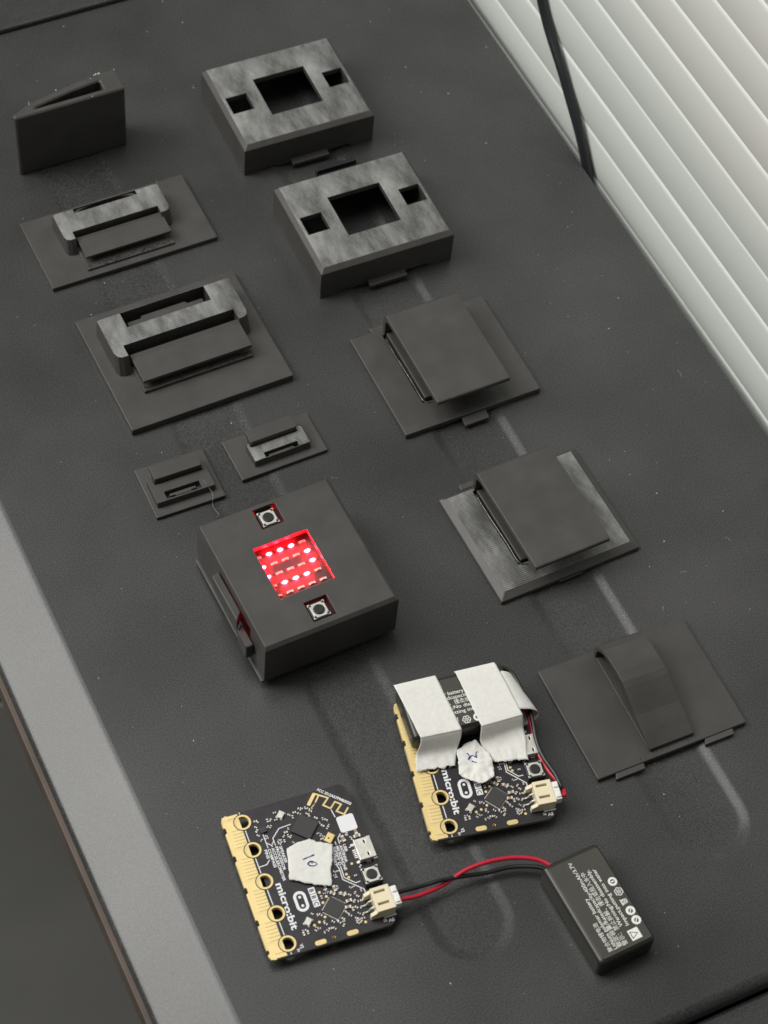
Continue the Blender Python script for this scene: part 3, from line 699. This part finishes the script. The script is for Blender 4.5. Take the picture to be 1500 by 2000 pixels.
    bm = new(); x, y = L((17.86, 30.98)); rbox(bm, (x, y), (2.5, 3.3), math.radians(45), zt + .05, zt + 1.1); b = obj("microphone", bm, 'gold', t, bevel=.15)
    bm = new(); cyl(bm, (x + .1, y - .35), .3, zt + 1.1, zt + 1.12, 12); obj("sound_hole_shade", bm, 'dark', b)  # flat dark disc, the shade of the hole painted on
    rnd = random.Random(5); bm = new()
    for p in SMD:
        ang = rnd.choice((.78, .78, -.78, 0, 1.57)) + rnd.uniform(-.06, .06)
        l = rnd.uniform(.7, 1.1); wd = l * .55; h = rnd.uniform(.2, .42)
        x, y = L(p); cs, sn = math.cos(ang), math.sin(ang)
        rbox(bm, (x, y), (l * .5, wd), ang, zt + .02, zt + h, 1 if rnd.random() < .55 else 2)
        for sg in (-1, 1): rbox(bm, (x + cs * sg * l * .38, y + sn * sg * l * .38), (l * .3, wd * 1.1), ang, zt + .01, zt + h + .02, 0)
    obj("small_components", bm, ['solder', 'ceramic', 'chip'], t, kind='stuff')
    for x, y, l, ang in BIG:
        x, y = L((x, y)); cs, sn = math.cos(ang), math.sin(ang)
        bm = new(); rbox(bm, (x, y), (l * .55, .95), ang, zt + .03, zt + .62, 1)
        for sg in (-1, 1): rbox(bm, (x + cs * sg * l * .38, y + sn * sg * l * .38), (l * .24, 1.0), ang, zt + .02, zt + .65, 0)
        obj("capacitor", bm, ['solder', 'ceramic'], t)
    # usb socket
    bm = new(); x0, y0 = L((21.75, 37.4)); x1, y1 = L((29.05, 42.9))
    pts2, tr2 = rect(x0, x1, y0, y1), None
    plate(bm, rect(x0, x1, y0, y1), [rect(x0 + .85, x0 + 2.0, y1 - 2.5, y1 - 2.0), rect(x1 - 2.0, x1 - .85, y1 - 2.5, y1 - 2.0)], zt + 2.35, zt + 2.65)
    box(bm, x0, x0 + .3, y0, y1, zt + .1, zt + 2.349); box(bm, x1 - .3, x1, y0, y1, zt + .1, zt + 2.349); box(bm, x0 + .3, x1 - .3, y0, y0 + .3, zt + .1, zt + 2.349); box(bm, x0 + .3, x1 - .3, y0 + .3, y1, zt + .1, zt + .4)
    box(bm, x0 - .5, x0 - .02, y1 - 1.0, y1 + .3, zt + .3, zt + 1.9); box(bm, x1 + .02, x1 + .5, y1 - 1.0, y1 + .3, zt + .3, zt + 1.9)
    u = obj("usb_socket", bm, 'steel', t, bevel=.15)
    bm = new(); box(bm, x0 + 1.2, x1 - 1.2, y0 + .4, y1 - .4, zt + 1.0, zt + 1.6); obj("socket_tongue", bm, 'black', u)
    bm = new()
    for i in range(5): box(bm, x0 + 2.2 + i * .65, x0 + 2.55 + i * .65, y0 - .9, y0 - .02, zt + .02, zt + .25)
    for xx in (x0 + .2, x1 - .9): box(bm, xx, xx + .8, y0 - .9, y0 - .02, zt + .02, zt + .5)
    obj("socket_leads", bm, 'solder', u)
    push_button(t, L((34.75, 39.1)), zt, 0)
    # battery socket
    bm = new(); x0, y0 = L((40.2, 36.2)); x1, y1 = L((48.5, 42.3)); h = zt + 5.0
    pro = [(x0, zt + .1), (x0, h - .2), (x0 + .4, h), (x1 - .4, h), (x1, h - .2), (x1, zt + .1)]
    plate(bm, rect(x0, x1, y0, y1), [rect(x0 + 1.3, x0 + 2.1, y0 + .9, y1 - 1.5), rect(x1 - 2.9, x1 - 2.1, y0 + .9, y1 - 1.5)], h - 1.0, h)
    box(bm, x0, x0 + .9, y0, y1, zt + .1, h - 1.001); box(bm, x1 - .9, x1, y0, y1, zt + .1, h - 1.001); box(bm, x0 + .9, x1 - .9, y0, y0 + 1.2, zt + .1, h - 1.001); box(bm, x0 + .9, x1 - .9, y0 + 1.2, y1, zt + .1, zt + .8)
    box(bm, x0 + .901, x1 - .901, y0 + 1.201, y1 - .4, h - 1.8, h - 1.3)
    for xa, xb in ((x0, x0 + 1.3), (x1 - 1.3, x1)):        # side wings that taper towards the board
        v = [bm.verts.new(p) for p in ((xa, y0 - 2.0, zt + .1), (xb, y0 - 2.0, zt + .1), (xb, y0 - .01, zt + .1), (xa, y0 - .01, zt + .1), (xa, y0 - 2.0, zt + 2.6), (xb, y0 - 2.0, zt + 2.6), (xb, y0 - .01, h - .9), (xa, y0 - .01, h - .9))]
        for q in ((0, 3, 2, 1), (4, 5, 6, 7), (0, 1, 5, 4), (1, 2, 6, 5), (2, 3, 7, 6), (3, 0, 4, 7)): bm.faces.new([v[i] for i in q])
    j = obj("battery_socket", bm, 'cream', t, bevel=.18)
    for xx in (x0 + 2.6, x1 - 3.4):
        bm = new(); tube(bm, catmull([(xx + .4, y0 + .2, zt + 2.6), (xx + .4, y0 - 1.0, zt + 2.2), (xx + .4, y0 - 1.9, zt + .5), (xx + .4, y0 - 3.6, zt + .3)], 5), .32, 8); obj("socket_pin", bm, 'steel', j)
    bm = new(); box(bm, x1 + .02, x1 + .5, y0 + 2.2, y1 + .3, zt + .01, zt + .06); obj("solder_pads", bm, 'white', j)
    # parts on the hidden face that the board rests on
    bm = new()
    for c in ((4.5, 21.5), (45.5, 21.5), (25, 24), (25, 8.6)): x, y = L(c); box(bm, x - 2.5, x + 2.5, y - 1.5, y + 1.5, 0, Z - .01)
    obj("rear_parts", bm, 'black', t)
    return t
B1 = ((-82.845, -117.092, 0), -0.09811 - math.pi / 2)
B2 = ((-16.97, -103.03, 0), -0.2015 - math.pi / 2)
b1 = build_board("black circuit board at the lower left with a torn tape patch marked 10", *B1)
b2 = dup(b1, None, B2[0], B2[1])
b2['label'] = "black circuit board carrying a taped-on battery and a crumpled tape patch"
def world(root, p):
    (x, y, z), a = root
    u, v = p[0] - 25.8, p[1] - 21
    return (x + math.cos(a) * u - math.sin(a) * v, y + math.sin(a) * u + math.cos(a) * v)

# ------------------------------------------------------------------ batteries
BL, BW, BH = 37.0, 20.4, 9.0
def local(loc, rz, P):
    c, s = math.cos(-rz), math.sin(-rz)
    return [(c * (p[0] - loc[0]) - s * (p[1] - loc[1]), s * (p[0] - loc[0]) + c * (p[1] - loc[1]), p[2] - loc[2]) for p in P]
def make_battery(label, loc, rz, h):
    t = thing("battery_pack", label, "battery", loc, rz, "black battery packs with red and black leads")
    bm = new(); box(bm, -BL / 2, BL / 2, -BW / 2, BW / 2, 0, h)
    obj("battery_body", bm, 'wrap', t, bevel=1.6, seg=5)
    bm = new(); plate(bm, rrect(-BL / 2 + 1.2, BL / 2 - 1.7, -BW / 2 + .9, BW / 2 - 1.6, .9, 4), [], h + .003, h + .22); obj("label_panel", bm, 'panel', t, bevel=.12)
    bm = new(); z = h + .235; x = -15.9
    text(bm, "聚合物锂电池", x - .1, 4.3, z, 10.4, None, 0, .0)
    text(bm, "Lithium polymer battery", x, 2.55, z, 18.6, 1.35, 0, .008)
    text(bm, "额定容量/Ratedcapacity:400mAh/3.7V", x, .85, z, 31.6, 1.35, 0, .004)
    text(bm, "警示：禁止拆解、撞击或投入水中", x - .2, -1.1, z, 27.0, 1.4, 0, .0)
    text(bm, "Warning:No disassembly,", x + 5.7, -2.85, z, 21.2, 1.3, 0, .008)
    text(bm, "Impact,putting into water", x + 5.2, -4.75, z, 21.2, 1.3, 0, .008)
    # warning square and the row of round symbols
    plate(bm, rect(-16.0, -12.3, -6.5, -2.9), [[(-15.5, -3.4), (-12.8, -3.4), (-14.15, -6.0)][::-1]], z - .02, z)
    plate(bm, [(-15.1, -3.65), (-13.2, -3.65), (-14.15, -5.5)][::-1], [], z - .02, z)
    for i, xx in enumerate((-10.3, -6.8)):
        plate(bm, circ((xx, -7.6), 1.55, 24), [circ((xx - .1, -7.6), .75, 14)], z - .02, z); stroke(bm, [(xx - .7, -7.1), (xx + .7, -8.1)], .35, z)
    for a in (-.7, .7): stroke(bm, [(-3.3 - .9 * math.cos(a), -7.5 - 1.2 * math.sin(a)), (-3.3 + .9 * math.cos(a), -7.5 + 1.2 * math.sin(a))], .3, z)
    stroke(bm, [(-4.1, -6.6), (-2.5, -6.6), (-2.7, -8.3), (-3.9, -8.3)], .28, z, closed=True); stroke(bm, [(-4.4, -6.4), (-2.2, -6.4)], .3, z)
    for i in range(6):
        a = i * math.pi / 3; stroke(bm, [(.4 + .85 * math.cos(a) + .55 * math.cos(q * 1.047), -7.6 + .85 * math.sin(a) + .55 * math.sin(q * 1.047)) for q in range(6)], .25, z, closed=True)
    plate(bm, circ((4.2, -7.6), 1.5, 24), [circ((4.2, -7.6), .8, 14)], z - .02, z); stroke(bm, [(4.2, -7.1), (4.2, -8.1)], .5, z)
    obj("white_print", bm, 'print', t)
    return t
LB, LR = (-5.0, -165.9, 0), math.radians(92.2)
ba = make_battery("loose black battery with white print at the lower right, red lead leaving its corner", LB, LR, 9.4)
def wires(root, loc, rz, red, blk, plugroot, pz):
    for nm, P, m in (("red_lead", red, 'red'), ("black_lead", blk, 'blackwire')):
        bm = new(); tube(bm, catmull(local(loc, rz, P), 8), 0.72, 10); obj(nm, bm, m, root)
    # white plug pushed into the board's socket
    a0, a1, b0, b1 = 41.2, 47.7, 41.0, 44.5
    bm = new()
    q = [world(plugroot, p) for p in ((a0, b0), (a1, b0), (a1, b1), (a0, b1))]
    ql = [Vector(v) for v in local(loc, rz, [(x, y, pz) for x, y in q])]
    pl = [(v.x, v.y) for v in ql]
    plate(bm, pl, [], ql[0].z - 1.5, ql[0].z + 1.7)
    for a in (42.0, 45.6):
        q = [world(plugroot, p) for p in ((a, 42.6), (a + 1.5, 42.6), (a + 1.5, 44.3), (a, 44.3))]
        plate(bm, [(v[0], v[1]) for v in local(loc, rz, [(x, y, pz) for x, y in q])], [], ql[0].z + 1.71, ql[0].z + 2.2)
    obj("plug", bm, 'nylon', root, bevel=.25)
pw = lambda a, b, z, r: (*world(r, (a, b)), z)
wires(ba, LB, LR,
      [pw(45.6, 43.8, 8.0, B1), pw(45.8, 46.2, 7.6, B1), (-54.5, -139.6, 5.8), (-46.3, -139.1, 4.8), (-37.6, -137.9, 6.2), (-29.7, -138.4, 6.8), (-21.6, -140.3, 6.6), (-15.5, -143.5, 6.6), (-12.6, -146.6, 6.6), (-11.2, -149, 6.6)],
      [pw(43.2, 43.8, 8.0, B1), pw(43.3, 46.2, 8.0, B1), (-53.0, -137.2, 6.4), (-46.3, -138.0, 6.5), (-38.3, -138.9, 4.6), (-30.9, -140.4, 3.6), (-23, -141.8, 3.8), (-16.5, -144.8, 4.4), (-13.4, -147.2, 4.6), (-11.6, -149.4, 4.6)], B1, 8.0)
TB, TR = (-14.6, -85.4, 5.9), math.radians(-8.6)
bb = make_battery("black battery taped on top of the circuit board under two pale tape strips", TB, TR, 8.1)
wires(bb, TB, TR,
      [(1.5, -80.5, 9.5), (5.2, -79.8, 9.5), (6.8, -83.5, 9.0), (6.9, -92, 8.4), (5.4, -101, 7.0), (3.4, -109, 6.2), (3.2, -117, 6.6), (4.2, -123.5, 7.2), (3.6, -127.5, 8.0), pw(45.6, 45.4, 8.0, B2), pw(45.6, 43.8, 8.0, B2)],
      [(1.5, -79.2, 11.0), (5.6, -78.9, 11.0), (7.8, -82.8, 10.6), (7.6, -92, 10.0), (6.1, -99.5, 9.4), (3.9, -107, 8.8), (3.3, -113, 8.6), (3.9, -120, 8.6), (3.7, -124.4, 8.4), pw(43.2, 45.6, 8.0, B2), pw(43.2, 43.8, 8.0, B2)], B2, 8.0)

# ------------------------------------------------------------------ masking tape
def sheet(rows, nu, name, label, ragged=0.5, seed=1.0, wob=0.12, group=None, extra=None):
    """draped strip: rows = list of (left point, right point)"""
    Lp = catmull([r[0] for r in rows], 5); Rp = catmull([r[1] for r in rows], 5)
    bm = new(); g = []
    for i, (a, b) in enumerate(zip(Lp, Rp)):
        row = []
        for j in range(nu + 1):
            s = j / nu; p = a.lerp(b, s)
            p.z += wob * nz(p.x, p.y, .35, seed) + 0.04 * nz(p.x, p.y, 1.4, seed + 3)
            lat = (b - a).normalized(); fr = i / (len(Lp) - 1)
            p += lat * ((0.22 if j in (0, nu) else 0.08) * nz(p.y, j * 5.0, .45, seed + 9))
            p.z += (.32 * nz(p.x * 1.0, p.y * .35, .75, seed + 5) + .12 * nz(p.x, p.y, 1.9, seed + 6)) * max(0, fr - .45) * 1.8
            if i == len(Lp) - 1: 
                d = (Lp[-1] - Lp[-3]).normalized(); p += d * (ragged * nz(s * 14, 0, 1, seed) + .4 * ragged * nz(s * 47, 3, 1, seed))
            row.append(bm.verts.new(p))
        g.append(row)
    for r0, r1 in zip(g, g[1:]):
        for j in range(nu): bm.faces.new((r0[j], r0[j + 1], r1[j + 1], r1[j])).smooth = True
    o = obj(name, bm, 'tape')
    md = o.modifiers.new("thickness", 'SOLIDIFY'); md.thickness = 0.09 * S; md.offset = 1
    if extra: extra(o)
    return tag(o, label, "tape", group)
zt_ = 14.3
sheet([((-31.6, -71.6, zt_ - 1.6), (-17.3, -73.7, zt_ - 1.6)), ((-31.8, -72.6, zt_ - .1), (-17.5, -74.7, zt_ - .1)), ((-31.95, -80, zt_), (-17.8, -82.2, zt_)), ((-32.2, -91.6, zt_), (-18.4, -94.2, zt_)), ((-32.3, -93.2, zt_ - .5), (-18.6, -95.7, zt_ - .5)), ((-32.8, -94.2, 11.5), (-19.2, -96.8, 11.5)),
       ((-34.2, -95.2, 8.2), (-20.4, -97.9, 8.2)), ((-35.3, -97, 7.0), (-21.6, -99.6, 6.9)), ((-36.3, -99.9, 6.1), (-23.8, -103.3, 6.2))], 22, "tape_strip",
      "pale tape strip over the left end of the taped battery", .8, 2.1, group="pale tape strips over the battery")
sheet([((-10.9, -74.9, zt_ - 1.6), (3.0, -76.9, zt_ - 1.6)), ((-11.0, -75.9, zt_ - .1), (2.9, -77.9, zt_ - .1)), ((-11.3, -83, zt_), (2.8, -85, zt_)), ((-12.0, -95.6, zt_), (2.4, -97.2, zt_)), ((-12.2, -97.2, zt_ - .5), (2.3, -98.8, zt_ - .6)), ((-12.7, -98.3, 11.3), (2.1, -99.9, 11.8)),
       ((-13.1, -99.4, 8.4), (1.9, -101.2, 9.6)), ((-12.4, -102.5, 7.0), (1.2, -104.6, 8.4)), ((-11.3, -107.6, 6.6), (-1.3, -111.0, 7.4))], 22, "tape_strip",
      "pale tape strip over the right end of the taped battery, beside the flap", .8, 5.3, group="pale tape strips over the battery")
sheet([((2.6, -81.0, 14.15), (2.5, -96.4, 14.3)), ((4.3, -81.3, 13.8), (4.6, -96.9, 13.7)), ((6.4, -81.9, 12.2), (7.2, -97.4, 12.2)), ((7.6, -82.4, 9.9), (9.0, -97.9, 10.2)), ((8.0, -82.8, 7.8), (9.3, -98.4, 8.0)), ((7.0, -83.6, 6.2), (7.6, -98.6, 6.3)), ((3.8, -84.6, 5.5), (3.6, -98.8, 5.6))], 16, "tape_flap",
      "pale tape flap bent round the leads at the battery's right end", .3, 8.2)
def patch(outline, z, amp, name, label, seed, ink, extra_ink_z, rad=1.0):
    """torn piece of tape: fan of rings inside a ragged outline"""
    cx = sum(p[0] for p in outline) / len(outline); cy = sum(p[1] for p in outline) / len(outline)
    O = []
    n = len(outline)
    for i in range(n):
        for k in range(9):
            s = k / 9; a, b = outline[i], outline[(i + 1) % n]
            p = Vector((a[0] + (b[0] - a[0]) * s, a[1] + (b[1] - a[1]) * s))
            q = .28 * nz(p.x, p.y, .9, seed) + .16 * nz(p.x, p.y, 3.1, seed + 1)
            d = (p - Vector((cx, cy))).normalized(); O.append(p + d * q)
    def hgt(x, y): return z + amp * (nz(x, y, .22, seed) + .5 * nz(x, y, .7, seed + 2)) + .05 * nz(x, y, 2.2, seed)
    bm = new(); rings = []
    for s in (1, .94, .85, .75, .63, .5, .36, .2):
        rings.append([bm.verts.new((cx + (p.x - cx) * s, cy + (p.y - cy) * s, hgt(cx + (p.x - cx) * s, cy + (p.y - cy) * s) - (.12 if s == 1 else 0))) for p in O])
    c = bm.verts.new((cx, cy, hgt(cx, cy))); m = len(O)
    for a, b in zip(rings, rings[1:]):
        for i in range(m): bm.faces.new((a[i], a[(i + 1) % m], b[(i + 1) % m], b[i])).smooth = True
    for i in range(m): bm.faces.new((rings[-1][i], rings[-1][(i + 1) % m], c)).smooth = True
    o = obj(name, bm, 'tape')
    md = o.modifiers.new("thickness", 'SOLIDIFY'); md.thickness = 0.10 * S; md.offset = 1
    bm = new()
    for st in ink:
        P = catmull([(p[0], p[1], 0) for p in st], 5)
        tube(bm, [Vector((p.x, p.y, hgt(p.x, p.y) + .22)) for p in P], lambda s: .16 + .05 * math.sin(s * 9), 6)
    obj("pen_stroke", bm, 'ink', o)
    return tag(o, label, "tape label")
TP = [(17.19, 16.81), (16.21, 20.79), (16.56, 25.02), (18.13, 26.78), (20.26, 31.2), (25.71, 29.34), (28.19, 27.81), (34.0, 26.34), (32.17, 21.8), (29.13, 16.94), (27.7, 14.3)]
patch([world(B1, p) for p in TP], 6.1, .25, "tape_label", "torn tape patch marked 10 in blue ink on the lower left board", 3.3,
      [[world(B1, p) for p in ((22.55, 20.4), (22.4, 21.6), (22.25, 23.0), (22.05, 24.3))],
       [world(B1, p) for p in ((24.5, 21.3), (23.95, 22.3), (24.2, 23.2), (25.3, 24.2), (25.75, 23.2), (25.3, 21.9), (24.5, 21.3))], [world(B1, p) for p in ((24.6, 22.6), (24.4, 23.0))]], 0)
patch([(-21.3, -98.9), (-17.5, -97.6), (-14.0, -98.2), (-11.7, -104.3), (-12.6, -108.2), (-14.3, -112.3), (-17.5, -113.4), (-20.1, -112.7), (-23.2, -109.0), (-24.3, -106.9), (-22.9, -103.6)], 7.6, .9, "tape_label", "crumpled tape patch with a blue digit below the taped battery", 6.1,
      [[(-18.7, -101.2), (-18.4, -102.4), (-19.4, -103.6)], [(-19.4, -103.6), (-17.6, -102.6), (-16.6, -104.0)], [(-16.6, -104.0), (-16.2, -102.6), (-15.3, -102.0)], [(-18.5, -104.3), (-17.4, -105.6)]], 0)

# ------------------------------------------------------------------ lit box
BX = (-43.45, -20.5, 0)
t = thing("device_case", "closed black printed case with a glowing red light grid and two buttons", "electronic case", BX, math.radians(1.4))
hw, hh, Z0, Z1 = 24.6, 26.9, 2.4, 23.0
def bl_(x, y): 
    c, s = math.cos(-math.radians(1.4)), math.sin(-math.radians(1.4)); x -= BX[0]; y -= BX[1]
    return (c * x - s * y, s * x + c * y)
win = rect(-11.5, 8.4, -10.9, 10.6); h1 = rect(-5.2, 3.1, 16.6, 24.9); h2 = rect(-5.4, 2.9, -23.6, -15.6)
bm = new()
def loop(x, y, z): return [bm.verts.new(p) for p in ((-x, -y, z), (x, -y, z), (x, y, z), (-x, y, z))]
def band(a, b, mi=0):
    for i in range(len(a)): bm.faces.new((a[i], a[(i + 1) % len(a)], b[(i + 1) % len(b)], b[i])).material_index = mi
tp, tt = fill(rect(-hw + .5, hw - 1.3, -hh + 1.2, hh - .5), [win, h1, h2])
tv = [bm.verts.new((p[0], p[1], Z1)) for p in tp]
for q in tt: bm.faces.new([tv[i] for i in q])
b1_, b0_ = loop(hw, hh, Z1 - 1.2), loop(hw, hh, Z1 - 19.6)
band(tv[:4], b1_)
# left wall with the opening of the latch
ys_ = (-hh, -15.5, 10.0, hh); x = -hw
for i in range(1, 4):
    bm.faces.new((b1_[i - 1], b1_[i], b0_[i], b0_[i - 1]))
a0, a1 = bm.verts.new((x, -15.5, Z1 - 1.2)), bm.verts.new((x, -15.5, Z1 - 19.6))
c0, c1 = bm.verts.new((x, 9.0, Z1 - 1.2)), bm.verts.new((x, 9.0, Z1 - 19.6))
d0, d1 = bm.verts.new((x, -15.5, Z1 - 3.6)), bm.verts.new((x, 9.0, Z1 - 3.6))
e0, e1 = bm.verts.new((x, -15.5, Z1 - 9.5)), bm.verts.new((x, 9.0, Z1 - 9.5))
bm.faces.new((b1_[0], b0_[0], a1, e0, d0, a0)); bm.faces.new((b1_[3], c0, d1, e1, c1, b0_[3]))
bm.faces.new((a0, d0, d1, c0)); bm.faces.new((e0, a1, c1, e1))
ip, it = fill(rect(-hw + 1.8, hw - 1.8, -hh + 1.8, hh - 1.8), [win, h1, h2])
iv = [bm.verts.new((p[0], p[1], Z1 - 2.0)) for p in ip]
for q in it: bm.faces.new([iv[i] for i in reversed(q)])
for k in range(4, len(tp), 4): band(tv[k:k + 4], iv[k:k + 4])
i0 = loop(hw - 1.8, hh - 1.8, Z1 - 19.6); band(iv[:3] , i0[:3]) if False else None
for i in range(3): bm.faces.new((iv[i], iv[i + 1], i0[i + 1], i0[i]))
band(b0_, i0)
obj("shell", bm, 'pla', t, bevel=.25)
bm = new(); box(bm, -hw - 1.0, hw - .1, -hh + .1, hh - .2, Z0, Z1 - 19.62); obj("base_plate", bm, 'pla', t, bevel=.3)
bm = new(); extr(bm, [(21.5, 0), (21.5, Z0 - .02), (-18, Z0 - .02), (-18.4, 2.2), (-19, 0)], -14, 14); obj("belt_clip", bm, 'pla', t, bevel=.4)
# latch bar on the left side and the stub hanging beside it
bm = new()
v = [(-hw - 2.9, 8.4), (-hw - .5, 9.0), (-hw - .4, -8.4), (-hw - 2.9, -11.2), (-hw - 3.1, 6.6)]
plate(bm, v, [], Z1 - 9.0, Z1 - 3.0)
obj("latch", bm, 'pla', t, bevel=.3)
bm = new(); plate(bm, [(-hw - 2.9, -18.6), (-hw - .3, -18.8), (-hw - .3, -9.4), (-hw - 2.9, -11.5)], [], Z1 - 16, Z1 - 8.6); obj("hook", bm, 'pla', t, bevel=.5)
# board behind the window
bm = new(); box(bm, -12.6, 21.0, -25.0, 25.0, 16.9, 18.5); obj("board_panel", bm, 'display', t)
lu = lo_ = None
CXL, CYL, P_ = -2.1, 0.9, 4.12
LIT = {(1, 0), (2, 0), (3, 0), (0, 1), (4, 1), (0, 2), (4, 2), (1, 3), (2, 3), (3, 3)}
for r_ in range(5):
    for c_ in range(5):
        pos = (CXL + (c_ - 2) * P_, CYL + (2 - r_) * P_, 18.51)
        on = (c_, r_) in LIT
        src = lo_ if on else lu
        if src is None:
            bm = new(); box(bm, -.62, .62, -.4, .4, .02, .62, 0)
            src = obj("led", bm, 'led_on' if on else 'led', t, bevel=.12)
            bm = new()
            for sg in (-1, 1): box(bm, sg * .92 - .29, sg * .92 + .29, -.42, .42, .01, .36)
            obj("led_terminal", bm, 'solder', src)
            if on: lo_ = src
            else: lu = src
            src.location = Vector(pos) * S
        else: dup(src, t, pos)
for bx_ in ((-1.2, 20.6), (-1.6, -19.6)):
    q = push_button(t, bx_, 19.5, 0.0); q.scale = (1.1, 1.1, 1.0)

# ------------------------------------------------------------------ dust and lint on the cabinet top
rnd = random.Random(11); bm = new()
def zs(x, y): return 0.02
for i in range(300):
    x, y = rnd.uniform(-118, 140), rnd.uniform(-200, 268)
    inch = any(c[0] < x < c[1] and c[2] < y < c[3] for c in chan)
    r = rnd.choice((.05, .06, .07, .08, .1, .16)); z = (-0.33 if x < 0 else -1.0) if inch else 0
    rbox(bm, (x, y), (r * 2 * rnd.uniform(1, 2.2), r * 1.4), rnd.uniform(0, 3), z + .01, z + .12)
for i in range(16):
    x, y = rnd.uniform(-110, 135), rnd.uniform(-195, 250)
    if any(c[0] < x < c[1] for c in chan): continue
    a = rnd.uniform(0, 6.3); l = rnd.uniform(1.5, 4); P = [(x, y, .08)]
    for k in range(3):
        a += rnd.uniform(-.7, .7); x += l / 3 * math.cos(a); y += l / 3 * math.sin(a); P.append((x, y, .08))
    tube(bm, catmull(P, 4), .032, 4)
for c in chan:  # dust on the right slopes, also added to brighten the streak of caught light
    for i in range(800):
        y = rnd.uniform(c[2] + 16, c[3] - 12); g = rnd.gauss(0, 1.1)
        if nz(0, y, .09, c[0]) + .6 * nz(3, y, .4, c[0]) < rnd.uniform(-.5, .5): continue
        x = c[1] - 2.4 + g
        off = c[1] - x; z = (-0.33 if c[0] < 0 else -1.0) * min(1, max(0, (off - .4) / 3.4))
        r = rnd.uniform(.03, .075); rbox(bm, (x, y), (r * 2.4, r * 1.6), rnd.uniform(0, 3), z + .01, z + .12)
tube(bm, catmull([(-54.5, 34.5, 4.6), (-53.4, 29, 3.2), (-54.6, 25.5, .5), (-54.0, 21.8, .1), (-55.2, 21.0, .1)], 6), .035, 4)
obj("dust", bm, 'dust', kind='stuff')
